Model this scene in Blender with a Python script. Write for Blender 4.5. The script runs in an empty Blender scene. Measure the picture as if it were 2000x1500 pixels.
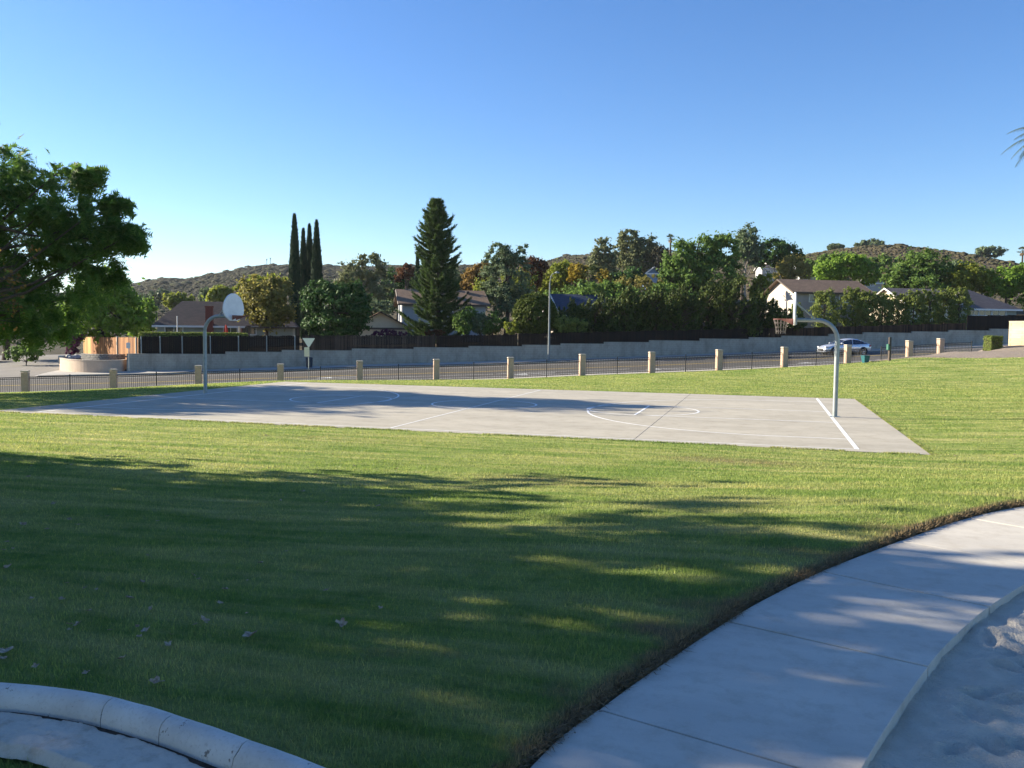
import bpy, math, random
import numpy as np
from mathutils import Vector

rng = np.random.default_rng(7)
random.seed(7)
scene = bpy.context.scene
COL = scene.collection

# ------------------------------------------------------------------ camera
F_PX, YAW, PITCH, ROLL = 1692.24, -0.2832, -0.0616, 0.0110
CAM = np.array([9.4045, -28.857, 2.5967])
def cam_axes():
    cy, sy = math.cos(YAW), math.sin(YAW)
    fw = np.array([sy*math.cos(PITCH), cy*math.cos(PITCH), math.sin(PITCH)])
    r = np.array([cy, -sy, 0.0]); u = np.cross(r, fw)
    return r*math.cos(ROLL)+u*math.sin(ROLL), -r*math.sin(ROLL)+u*math.cos(ROLL), fw
CR, CU, CF = cam_axes()
cd = bpy.data.cameras.new('camera'); cam = bpy.data.objects.new('camera', cd); COL.objects.link(cam)
cd.sensor_fit = 'HORIZONTAL'; cd.sensor_width = 36.0; cd.lens = 36.0*F_PX/2000.0
cd.clip_start = 0.05; cd.clip_end = 6000
from mathutils import Matrix
mw = Matrix([[CR[i], CU[i], -CF[i], CAM[i]] for i in range(3)]+[[0, 0, 0, 1]])
cam.matrix_world = mw
scene.camera = cam

# ------------------------------------------------------------------ light
SUN_EL, SUN_STR, SKY_STR, EXPO = math.radians(21), 5.0, 0.075, 1.5
HAZE = 0.00008
SUN_AZ = math.radians(178.4)             # direction TO the sun in plan, from +x axis, counter-clockwise
sdir = Vector((math.cos(SUN_AZ)*math.cos(SUN_EL), math.sin(SUN_AZ)*math.cos(SUN_EL), math.sin(SUN_EL)))
sl = bpy.data.lights.new('sun', 'SUN'); so = bpy.data.objects.new('sun', sl); COL.objects.link(so)
sl.energy = SUN_STR; sl.angle = math.radians(0.55); sl.color = (1.0, 0.90, 0.72)
so.rotation_euler = sdir.to_track_quat('Z', 'Y').to_euler(); so.location = (0, 0, 60)
world = bpy.data.worlds.new('World'); scene.world = world; world.use_nodes = True
wn = world.node_tree; wn.nodes.clear()
sk = wn.nodes.new('ShaderNodeTexSky'); sk.sky_type = 'NISHITA'; sk.sun_disc = False
sk.sun_elevation = SUN_EL; sk.sun_rotation = math.pi/2 - SUN_AZ
sk.altitude = 200; sk.air_density = 1.0; sk.dust_density = 0.25; sk.ozone_density = 3.8
bg = wn.nodes.new('ShaderNodeBackground'); bg.inputs[1].default_value = SKY_STR
wo = wn.nodes.new('ShaderNodeOutputWorld')
hs = wn.nodes.new('ShaderNodeHueSaturation'); hs.inputs['Saturation'].default_value = 1.18; hs.inputs['Hue'].default_value = 0.509; wn.links.new(sk.outputs[0], hs.inputs['Color']); wn.links.new(hs.outputs[0], bg.inputs[0]); wn.links.new(bg.outputs[0], wo.inputs[0])
scene.view_settings.view_transform = 'Standard'; scene.view_settings.look = 'None'
scene.view_settings.exposure = EXPO; scene.view_settings.gamma = 1.0
scene.view_settings.use_curve_mapping = False
scene.cycles.max_bounces = 6; scene.cycles.transparent_max_bounces = 8

# ------------------------------------------------------------------ photo-to-place geometry
def ray(u, v):
    d = CF+CR*(u-1000)/F_PX+CU*(750-v)/F_PX
    return d/math.hypot(d[0], d[1])
def P(u, v, depth): return CAM+(CF+CR*(u-1000)/F_PX+CU*(750-v)/F_PX)*depth
def mpp(depth): return depth/F_PX
def atz(u, v, z):
    d = ray(u, v); return CAM+d*((z-CAM[2])/d[2])
def zat(u, v, xy): return CAM[2]+ray(u, v)[2]*math.hypot(xy[0]-CAM[0], xy[1]-CAM[1])
P0 = np.array([-35.47, 15.10]); DV = np.array([0.8881, 0.4596]); NV = np.array([-0.4596, 0.8881]); STEP = 5.213
def st(s, t): return P0+DV*s+NV*t
def hit(u, t, v=690):
    dr = ray(u, v)[:2]; k, s = np.linalg.solve(np.stack([dr, -DV], 1), P0+NV*t-CAM[:2]); return s
def to_st(x, y):
    a = np.asarray(x)-P0[0]; b = np.asarray(y)-P0[1]
    return a*DV[0]+b*DV[1], a*NV[0]+b*NV[1]

# ------------------------------------------------------------------ materials
MATS = {}
def nt(name):
    m = bpy.data.materials.new(name); m.use_nodes = True; t = m.node_tree; t.nodes.clear(); MATS[name] = m
    return m, t, (lambda k, **kw: mk(t, k, **kw)), t.links.new
def mk(t, k, **kw):
    n = t.nodes.new('ShaderNode'+k)
    for a, b in kw.items():
        if a.startswith('i_'): n.inputs[int(a[2:])].default_value = b
        else: setattr(n, a, b)
    return n
def c4(c): return (c[0], c[1], c[2], 1.0)
def noise(t, pos, scale, detail=4, rough=0.6, stretch=None):
    n = mk(t, 'TexNoise'); n.inputs['Scale'].default_value = scale; n.inputs['Detail'].default_value = detail
    n.inputs['Roughness'].default_value = rough
    if stretch:
        mp = mk(t, 'Mapping'); mp.inputs['Scale'].default_value = stretch; t.links.new(pos, mp.inputs[0]); pos = mp.outputs[0]
    t.links.new(pos, n.inputs['Vector']); return n.outputs['Fac']
def ramp(t, fac, stops):
    r = mk(t, 'ValToRGB'); e = r.color_ramp.elements
    e[0].position, e[0].color = stops[0][0], c4(stops[0][1]); e[1].position, e[1].color = stops[-1][0], c4(stops[-1][1])
    for p, c in stops[1:-1]:
        x = e.new(p); x.color = c4(c)
    t.links.new(fac, r.inputs[0]); return r.outputs[0]
def mixc(t, fac, a, b, mode='MIX'):
    n = mk(t, 'MixRGB', blend_type=mode)
    for i, x in ((0, fac), (1, a), (2, b)):
        if isinstance(x, bpy.types.NodeSocket): t.links.new(x, n.inputs[i])
        elif i == 0: n.inputs[0].default_value = x
        else: n.inputs[i].default_value = c4(x)
    return n.outputs[0]
def remap(t, x, a, b, c=0.0, d=1.0):
    n = mk(t, 'MapRange'); t.links.new(x, n.inputs[0])
    for i, q in enumerate((a, b, c, d)): n.inputs[1+i].default_value = q
    return n.outputs[0]
def finish(t, colour, rough=0.8, metal=0.0, bump=None, bstr=0.3, bdist=0.01, spec=0.4, trans=0.0, coat=0.0):
    p = mk(t, 'BsdfPrincipled'); L = t.links.new
    if isinstance(colour, bpy.types.NodeSocket): L(colour, p.inputs['Base Color'])
    else: p.inputs['Base Color'].default_value = c4(colour)
    if isinstance(rough, bpy.types.NodeSocket): L(rough, p.inputs['Roughness'])
    else: p.inputs['Roughness'].default_value = rough
    p.inputs['Metallic'].default_value = metal; p.inputs['Specular IOR Level'].default_value = spec
    p.inputs['Coat Weight'].default_value = coat
    if bump is not None:
        b = mk(t, 'Bump'); b.inputs['Strength'].default_value = bstr; b.inputs['Distance'].default_value = bdist
        L(bump, b.inputs['Height']); L(b.outputs[0], p.inputs['Normal'])
    sh = p.outputs[0]
    if trans:
        tr = mk(t, 'BsdfTranslucent')
        if isinstance(colour, bpy.types.NodeSocket): L(colour, tr.inputs[0])
        else: tr.inputs[0].default_value = c4(colour)
        mx = mk(t, 'MixShader'); mx.inputs[0].default_value = trans; L(sh, mx.inputs[1]); L(tr.outputs[0], mx.inputs[2]); sh = mx.outputs[0]
    o = mk(t, 'OutputMaterial'); L(sh, o.inputs[0])
def POS(t): return mk(t, 'NewGeometry').outputs['Position']
def simple(name, c, c2=None, scale=6, rough=0.8, metal=0.0, bstr=0.0, bscale=40, spec=0.4, coat=0.0, stretch=None, lo=0.35, hi=0.65):
    m, t, _, L = nt(name); pos = POS(t); col = c; b = None
    if c2: col = mixc(t, remap(t, noise(t, pos, scale, 6, 0.65, stretch), lo, hi), c, c2)
    if bstr: b = noise(t, pos, bscale, 5, 0.6, stretch)
    finish(t, col, rough, metal, b, bstr, 0.02, spec, 0.0, coat); return m
def leafmat(name, a, b, c, trans=0.3, rough=0.5, nscale=0.5):
    m, t, _, L = nt(name); g = mk(t, 'NewGeometry')
    col = ramp(t, g.outputs['Random Per Island'], [(0.0, a), (0.5, b), (1.0, c)])
    n = noise(t, g.outputs['Position'], nscale, 3)
    col = mixc(t, remap(t, n, 0.35, 0.65, 0, 0.6), col, tuple(0.5*(x+y) for x, y in zip(b, c)))
    finish(t, col, max(rough, .6), spec=0.15, trans=trans); return m

def woodmat(name, a, b):
    m, t, _, L = nt(name); g = mk(t, 'NewGeometry'); col = ramp(t, g.outputs['Random Per Island'], [(0, tuple(x*.55 for x in b)), (.35, b), (.75, a), (1, tuple(min(1, x*1.35) for x in a))])
    n = noise(t, g.outputs['Position'], 2.5, 6, .7, (4, 4, .3)); col = mixc(t, remap(t, n, .45, .7, 0, .6), col, tuple(x*.5 for x in b)); finish(t, col, .85, bump=n, bstr=.3, bdist=.01, spec=.2); return m
def mat_concrete(name, a, b, stain, jitter=1.0, sc=0.55):
    m, t, _, L = nt(name); pos = POS(t)
    n1 = noise(t, pos, sc, 7, 0.65, (0.5, 1.6, 1)); n2 = noise(t, pos, sc*4, 8, 0.75); n3 = noise(t, pos, 130, 3, 0.6)
    col = mixc(t, remap(t, n1, 0.35, 0.65), a, b); col = mixc(t, remap(t, n2, 0.48, 0.72, 0, 0.5*jitter), col, stain)
    col = mixc(t, remap(t, n3, 0.3, 0.7, 0, 0.16), col, tuple(x*0.55 for x in a))
    col = mixc(t, mk_rand(t, 0.10), col, tuple(x*0.7 for x in a))
    finish(t, col, 0.85, bump=n3, bstr=0.25, bdist=0.004, spec=0.25); return m
def mk_rand(t, amt):
    o = mk(t, 'ObjectInfo'); return remap(t, o.outputs['Random'], 0, 1, 0, amt)
mat_concrete('court_concrete', (0.50, 0.455, 0.365), (0.385, 0.35, 0.28), (0.30, 0.26, 0.195), 1.5)
mat_concrete('path_concrete', (0.60, 0.555, 0.475), (0.49, 0.455, 0.395), (0.36, 0.31, 0.235), 1.2, 1.3)
mat_concrete('walk_concrete', (0.46, 0.43, 0.38), (0.40, 0.37, 0.32), (0.30, 0.28, 0.24))
mat_concrete('rough_concrete', (0.52, 0.455, 0.36), (0.62, 0.55, 0.45), (0.30, 0.24, 0.17), 1.6, 2.0)
simple('court_paint', (0.82, 0.82, 0.79), (0.66, 0.64, 0.58), 7, 0.7, lo=0.5, hi=0.75)
simple('asphalt', (0.055, 0.05, 0.045), (0.085, 0.075, 0.065), 0.7, 0.9, bstr=0.3, bscale=90, stretch=(1, 1, 1))
simple('side_asphalt', (0.16, 0.145, 0.125), (0.20, 0.18, 0.155), 0.5, 0.9, bstr=0.2, bscale=80)
simple('road_white', (0.72, 0.72, 0.7), (0.5, 0.5, 0.48), 2, 0.7)
simple('road_yellow', (0.6, 0.42, 0.07), (0.45, 0.32, 0.08), 2, 0.7)
simple('sand', (0.60, 0.54, 0.44), (0.50, 0.45, 0.36), 7, 0.95, bstr=0.9, bscale=70)
simple('joint_fill', (0.10, 0.09, 0.075), (0.07, 0.06, 0.05), 12, 0.95)
simple('soil', (0.045, 0.03, 0.02), (0.09, 0.06, 0.035), 12, 0.95, bstr=0.8, bscale=60)
simple('gravel', (0.30, 0.25, 0.20), (0.17, 0.13, 0.10), 14, 0.95, bstr=1.0, bscale=24, lo=0.42, hi=0.58)
simple('galv_metal', (0.32, 0.35, 0.35), (0.25, 0.28, 0.28), 5, 0.5, 0.45)
simple('lamp_grey', (0.22, 0.24, 0.235), (0.18, 0.2, 0.2), 5, 0.7)
simple('board_white', (0.72, 0.73, 0.74), (0.62, 0.63, 0.64), 3, 0.45)
simple('rim_orange', (0.30, 0.11, 0.08), (0.20, 0.085, 0.065), 9, 0.6)
simple('chain', (0.20, 0.17, 0.15), None, rough=0.5, metal=0.5)
simple('black_iron', (0.018, 0.019, 0.021), None, rough=0.45)
simple('block_tan', (0.50, 0.36, 0.265), (0.42, 0.295, 0.215), 8, 0.9, bstr=0.4, bscale=50)
simple('block_cap', (0.52, 0.44, 0.35), (0.44, 0.36, 0.28), 8, 0.9)
woodmat('fence_dark', (0.012, 0.009, 0.008), (0.024, 0.016, 0.011))
woodmat('fence_brown', (0.07, 0.04, 0.024), (0.04, 0.023, 0.015))
woodmat('fence_grey', (0.06, 0.043, 0.033), (0.03, 0.022, 0.018))
woodmat('fence_cedar', (0.4, 0.19, 0.075), (0.25, 0.11, 0.045))
woodmat('fence_fresh', (0.62, 0.39, 0.16), (0.5, 0.29, 0.11))
simple('bark', (0.10, 0.075, 0.055), (0.055, 0.04, 0.03), 9, 0.95, bstr=0.6, bscale=18)
simple('bark_pale', (0.34, 0.29, 0.235), (0.22, 0.18, 0.14), 4, 0.9)
simple('stucco_white', (0.50, 0.44, 0.38), (0.46, 0.40, 0.345), 2, 0.9)
simple('stucco_grey', (0.42, 0.42, 0.42), (0.38, 0.38, 0.38), 2, 0.9)
simple('stucco_sage', (0.34, 0.36, 0.31), (0.31, 0.33, 0.28), 2, 0.9)
simple('stucco_cream', (0.74, 0.63, 0.47), (0.68, 0.57, 0.42), 2, 0.9)
simple('stucco_white_shaded', (0.36, 0.335, 0.33), (0.33, 0.30, 0.30), 2, 0.9)  # white stucco with the shade of the unlit walls put into its colour
simple('siding_blue', (0.17, 0.26, 0.40), (0.14, 0.22, 0.35), 2, 0.7)
simple('trim_white', (0.75, 0.74, 0.71), None, rough=0.6)
simple('trim_brown', (0.085, 0.06, 0.045), None, rough=0.7)
simple('glass_dark', (0.035, 0.045, 0.055), (0.07, 0.08, 0.09), 1.2, 0.08, spec=0.8)
simple('brick_red', (0.24, 0.07, 0.045), (0.16, 0.05, 0.035), 12, 0.9)
simple('umbrella_red', (0.55, 0.05, 0.035), None, rough=0.8)
simple('umbrella_tan', (0.5, 0.42, 0.32), None, rough=0.8)
simple('sign_white', (0.72, 0.72, 0.68), None, rough=0.5)
simple('sign_cream', (0.66, 0.62, 0.48), None, rough=0.5)
simple('sign_green', (0.03, 0.13, 0.085), None, rough=0.5)
simple('bin_teal', (0.012, 0.11, 0.125), (0.01, 0.085, 0.1), 6, 0.5)
simple('bin_navy', (0.02, 0.03, 0.045), None, rough=0.5)
simple('car_silver', (0.58, 0.60, 0.64), None, rough=0.25, metal=0.55, coat=0.6)
simple('car_white', (0.7, 0.7, 0.7), None, rough=0.3, coat=0.5)
simple('car_glass', (0.012, 0.014, 0.025), None, rough=0.05, spec=0.9)
simple('tyre', (0.015, 0.015, 0.015), None, rough=0.85)
simple('rim_alloy', (0.5, 0.5, 0.52), None, rough=0.3, metal=0.8)
simple('lamp_clear', (0.8, 0.8, 0.78), None, rough=0.15, spec=0.8)
simple('lamp_red', (0.4, 0.02, 0.02), None, rough=0.2)
simple('rock_pale', (0.5, 0.47, 0.42), (0.3, 0.28, 0.25), 3, 0.9, bstr=0.5, bscale=8)
simple('paver_grey', (0.26, 0.245, 0.22), (0.18, 0.17, 0.155), 5, 0.9)
simple('planter_wall', (0.50, 0.385, 0.29), (0.44, 0.335, 0.25), 2, 0.9)
simple('dead_leaf', (0.22, 0.145, 0.085), (0.48, 0.38, 0.26), 30, 0.8)
def mat_hill():
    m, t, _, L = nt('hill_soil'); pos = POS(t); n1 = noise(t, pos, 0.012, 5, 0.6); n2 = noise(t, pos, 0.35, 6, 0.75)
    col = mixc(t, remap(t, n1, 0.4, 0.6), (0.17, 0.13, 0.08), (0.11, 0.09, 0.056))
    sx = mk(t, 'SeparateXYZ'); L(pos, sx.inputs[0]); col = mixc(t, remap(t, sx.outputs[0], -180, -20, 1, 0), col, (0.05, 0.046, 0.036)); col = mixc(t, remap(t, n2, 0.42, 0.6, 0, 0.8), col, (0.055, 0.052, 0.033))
    finish(t, col, 0.95, bump=n2, bstr=0.7, bdist=1.2, spec=0.1)
mat_hill()
simple('yard_soil', (0.07, 0.055, 0.035), (0.05, 0.06, 0.025), 0.3, 0.95)

def mat_paintcurb():
    m, t, _, L = nt('curb_paint'); pos = POS(t)
    n1 = noise(t, pos, 4, 6); n2 = noise(t, pos, 60, 4); v = mk(t, 'TexVoronoi', feature='DISTANCE_TO_EDGE'); v.inputs['Scale'].default_value = 3.2
    mp = mk(t, 'MixRGB', blend_type='ADD'); mp.inputs[0].default_value = 0.12; L(pos, mp.inputs[1]); nn = mk(t, 'TexNoise'); nn.inputs['Scale'].default_value = 7; L(pos, nn.inputs['Vector']); L(nn.outputs['Color'], mp.inputs[2]); L(mp.outputs[0], v.inputs['Vector'])
    col = mixc(t, remap(t, n1, 0.35, 0.7), (0.64, 0.61, 0.55), (0.52, 0.48, 0.42))
    col = mixc(t, remap(t, n2, 0.55, 0.72, 0, 0.6), col, (0.38, 0.33, 0.27))
    col = mixc(t, remap(t, noise(t, pos, 1.7, 6, 0.75), 0.52, 0.7, 0, 0.6), col, (0.42, 0.39, 0.35))
    chip = remap(t, noise(t, pos, 9, 5, 0.72), 0.64, 0.66)
    col = mixc(t, chip, col, (0.2, 0.17, 0.14))
    finish(t, col, 0.65, bump=n2, bstr=0.25, bdist=0.004)
mat_paintcurb()
def mat_wall(name, a, b, bw=0.4, bh=0.2, mort=0.9):
    m, t, _, L = nt(name); pos = POS(t)
    sx = mk(t, 'SeparateXYZ'); L(pos, sx.inputs[0])
    s = mk(t, 'VectorMath', operation='DOT_PRODUCT'); L(pos, s.inputs[0]); s.inputs[1].default_value = (DV[0], DV[1], 0)
    cx = mk(t, 'CombineXYZ'); L(s.outputs['Value'], cx.inputs[0]); L(sx.outputs[2], cx.inputs[1])
    br = mk(t, 'TexBrick'); L(cx.outputs[0], br.inputs['Vector']); br.inputs['Scale'].default_value = 1
    br.inputs['Brick Width'].default_value = bw; br.inputs['Row Height'].default_value = bh; br.inputs['Mortar Size'].default_value = 0.012
    br.inputs['Color1'].default_value = c4(a); br.inputs['Color2'].default_value = c4(b); br.inputs['Mortar'].default_value = c4(tuple(x*mort for x in b))
    st1 = noise(t, cx.outputs[0], 1.1, 7, 0.75, (1, 0.4, 1)); st2 = noise(t, cx.outputs[0], 0.5, 4, 0.6)
    col = mixc(t, remap(t, st1, 0.45, 0.66, 0, 0.75), br.outputs['Color'], tuple(x*0.55 for x in a))
    col = mixc(t, remap(t, st2, 0.55, 0.75, 0, 0.5), col, tuple(min(1, x*1.45) for x in a))
    finish(t, col, 0.9, bump=br.outputs['Fac'], bstr=-0.3, bdist=0.01, spec=0.2)
mat_wall('block_wall', (0.36, 0.335, 0.275), (0.325, 0.30, 0.25), mort=1.3)
mat_wall('tan_wall', (0.56, 0.45, 0.29), (0.50, 0.395, 0.25), 0.4, 0.2, 0.75)
def mat_roof(name, a, b, c):
    m, t, _, L = nt(name); pos = POS(t)
    s = mk(t, 'VectorMath', operation='DOT_PRODUCT'); L(pos, s.inputs[0]); s.inputs[1].default_value = (DV[0], DV[1], 0)
    sx = mk(t, 'SeparateXYZ'); L(pos, sx.inputs[0]); cx = mk(t, 'CombineXYZ'); L(s.outputs['Value'], cx.inputs[0]); L(sx.outputs[2], cx.inputs[1])
    br = mk(t, 'TexBrick'); L(cx.outputs[0], br.inputs['Vector']); br.inputs['Scale'].default_value = 1
    br.inputs['Brick Width'].default_value = 0.32; br.inputs['Row Height'].default_value = 0.09; br.inputs['Mortar Size'].default_value = 0.008
    br.inputs['Color1'].default_value = c4(a); br.inputs['Color2'].default_value = c4(b); br.inputs['Mortar'].default_value = c4(c)
    col = mixc(t, remap(t, noise(t, pos, 1.2, 5), 0.4, 0.7, 0, 0.5), br.outputs['Color'], c)
    finish(t, col, 0.9, bump=br.outputs['Fac'], bstr=-0.4, bdist=0.02, spec=0.2)
mat_roof('roof_brown', (0.25, 0.17, 0.115), (0.19, 0.13, 0.09), (0.13, 0.09, 0.065))
mat_roof('roof_grey', (0.16, 0.135, 0.13), (0.115, 0.10, 0.10), (0.08, 0.07, 0.07))
mat_roof('roof_blue', (0.06, 0.075, 0.115), (0.045, 0.06, 0.09), (0.035, 0.045, 0.07))
mat_roof('roof_shake', (0.125, 0.095, 0.08), (0.085, 0.068, 0.06), (0.06, 0.05, 0.045))
mat_roof('roof_tan', (0.36, 0.22, 0.12), (0.30, 0.18, 0.10), (0.22, 0.14, 0.08))

def grass_colour(t):
    g = mk(t, 'NewGeometry'); pos = g.outputs['Position']
    n1 = noise(t, pos, 0.35, 5, 0.65, (0.5, 1.3, 1)); n2 = noise(t, pos, 2.6, 5, 0.7); n3 = noise(t, pos, 0.9, 4, 0.7, (0.35, 2.2, 1))
    col = mixc(t, remap(t, n1, 0.3, 0.7), (0.165, 0.265, 0.048), (0.33, 0.385, 0.115))
    col = mixc(t, remap(t, n2, 0.45, 0.70, 0, 0.8), col, (0.10, 0.19, 0.034))
    col = mixc(t, remap(t, n3, 0.42, 0.68, 0, 0.85), col, (0.52, 0.48, 0.20))
    a = mk(t, 'Attribute', attribute_name='dry')
    dn = mk(t, 'Math', operation='ADD'); t.links.new(a.outputs['Fac'], dn.inputs[0]); t.links.new(remap(t, noise(t, pos, 5, 6, 0.8), 0.25, 0.75, -0.4, 0.4), dn.inputs[1])
    return mixc(t, remap(t, dn.outputs[0], 0.3, 1.0), col, (0.27, 0.20, 0.115)), g, pos
def mat_lawn():
    m, t, _, L = nt('lawn_ground'); col, g, pos = grass_colour(t)
    nf = noise(t, pos, 55, 4, 0.75, (1, 1, 1)); nm = noise(t, pos, 9, 5, 0.7)
    col = mixc(t, remap(t, nf, 0.35, 0.65, 0, 0.40), col, (0.06, 0.085, 0.018))
    finish(t, col, 0.95, bump=nf, bstr=0.9, bdist=0.05, spec=0.1, trans=0.0)
    m, t, _, L = nt('grass_blade'); col, g, pos = grass_colour(t)
    v = ramp(t, g.outputs['Random Per Island'], [(0, (0.65, 0.7, 0.65)), (0.8, (1.15, 1.15, 1.0)), (1, (1.7, 1.45, 1.2))])
    col = mixc(t, 1.0, col, v, 'MULTIPLY')
    finish(t, col, 0.55, spec=0.3, trans=0.46)
mat_lawn()
leafmat('lf_locust', (0.0548, 0.1174, 0.0235), (0.088, 0.1762, 0.0313), (0.1665, 0.2545, 0.049), 0.5)
leafmat('lf_bright', (0.1032, 0.1891, 0.0258), (0.1719, 0.2922, 0.0378), (0.2751, 0.3954, 0.0515), 0.5)
leafmat('lf_deep', (0.0248, 0.062, 0.0166), (0.0414, 0.0966, 0.0221), (0.0828, 0.1588, 0.0344), 0.25, 0.4)
leafmat('lf_cypress', (0.012, 0.03, 0.014), (0.018, 0.043, 0.019), (0.03, 0.06, 0.024), 0.12, 0.7)
leafmat('lf_pine', (0.0422, 0.0764, 0.0244), (0.0683, 0.1137, 0.0341), (0.117, 0.1658, 0.0488), 0.25, 0.6)
leafmat('lf_juniper', (0.0287, 0.0496, 0.013), (0.0522, 0.0784, 0.017), (0.111, 0.1371, 0.0287), 0.18, 0.6)
leafmat('lf_topiary', (0.05, 0.075, 0.016), (0.085, 0.115, 0.022), (0.14, 0.165, 0.034), 0.28)
leafmat('lf_olive', (0.1467, 0.1467, 0.0449), (0.2243, 0.207, 0.0553), (0.345, 0.2933, 0.069), 0.4)
leafmat('lf_euc', (0.1094, 0.1329, 0.0625), (0.1562, 0.1798, 0.0813), (0.2344, 0.2422, 0.1094), 0.35)
leafmat('lf_sage', (0.0781, 0.1172, 0.0594), (0.1172, 0.1641, 0.0813), (0.1875, 0.2344, 0.1172), 0.32)
leafmat('lf_yellow', (0.22, 0.17, 0.022), (0.32, 0.24, 0.028), (0.4, 0.3, 0.04), 0.4)
leafmat('lf_lime', (0.138, 0.184, 0.0253), (0.207, 0.253, 0.0345), (0.299, 0.3105, 0.046), 0.5)
leafmat('lf_red', (0.085, 0.04, 0.022), (0.13, 0.052, 0.026), (0.17, 0.085, 0.032), 0.35)
leafmat('lf_orange', (0.14, 0.10, 0.03), (0.22, 0.13, 0.035), (0.28, 0.19, 0.05), 0.4)
leafmat('lf_green', (0.07, 0.1313, 0.0315), (0.1137, 0.1925, 0.042), (0.1925, 0.2888, 0.0595), 0.42)
leafmat('lf_purple', (0.05, 0.012, 0.035), (0.1, 0.02, 0.07), (0.14, 0.04, 0.09), 0.3)
leafmat('lf_hedge', (0.091, 0.1417, 0.0365), (0.152, 0.2025, 0.0445), (0.2835, 0.314, 0.0689), 0.35)
leafmat('lf_palm', (0.05, 0.075, 0.025), (0.085, 0.11, 0.035), (0.13, 0.15, 0.055), 0.25)
leafmat('lf_palmdead', (0.14, 0.10, 0.055), (0.2, 0.14, 0.08), (0.24, 0.18, 0.1), 0.15)
leafmat('lf_brush', (0.046, 0.045, 0.028), (0.062, 0.055, 0.036), (0.056, 0.062, 0.034), 0.1, 0.9, 0.02)

# ------------------------------------------------------------------ mesh helpers
WLOC = {}
def tag(o, label=None, cat=None, group=None, kind=None):
    if label: o['label'] = label
    if cat: o['category'] = cat
    if group: o['group'] = group
    if kind: o['kind'] = kind
    return o
def thing(name, loc, label, cat, group=None):
    o = bpy.data.objects.new(name, None); COL.objects.link(o); o.location = tuple(float(x) for x in loc)
    o.empty_display_size = 0.3; WLOC[o.name] = np.array(loc, float); return tag(o, label, cat, group)
def link(name, me, parent=None, loc=None):
    o = bpy.data.objects.new(name, me); COL.objects.link(o)
    if parent is not None: o.parent = parent; WLOC[o.name] = WLOC[parent.name]
    else:
        WLOC[o.name] = np.zeros(3) if loc is None else np.array(loc, float); o.location = tuple(WLOC[o.name])
    return o
def npmesh(name, V, Fc, mat, parent=None, loc=None, smooth=False, attr=None):
    """V (n,3) world coordinates, Fc (m,k) faces all of k corners"""
    off = WLOC[parent.name] if parent is not None else (np.zeros(3) if loc is None else np.array(loc, float))
    V = np.asarray(V, float)-off; Fc = np.asarray(Fc, dtype=np.int32); k = Fc.shape[1]
    me = bpy.data.meshes.new(name); me.vertices.add(len(V)); me.vertices.foreach_set('co', V.astype(np.float32).ravel())
    me.loops.add(Fc.size); me.loops.foreach_set('vertex_index', Fc.ravel()); me.polygons.add(len(Fc))
    me.polygons.foreach_set('loop_start', np.arange(0, Fc.size, k, dtype=np.int32)); me.polygons.foreach_set('loop_total', np.full(len(Fc), k, dtype=np.int32))
    if smooth: me.polygons.foreach_set('use_smooth', np.ones(len(Fc), dtype=bool))
    if attr is not None:
        a = me.attributes.new('dry', 'FLOAT', 'POINT'); a.data.foreach_set('value', np.asarray(attr, np.float32))
    me.update(calc_edges=True); me.materials.append(MATS[mat]); return link(name, me, parent, loc)
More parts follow.
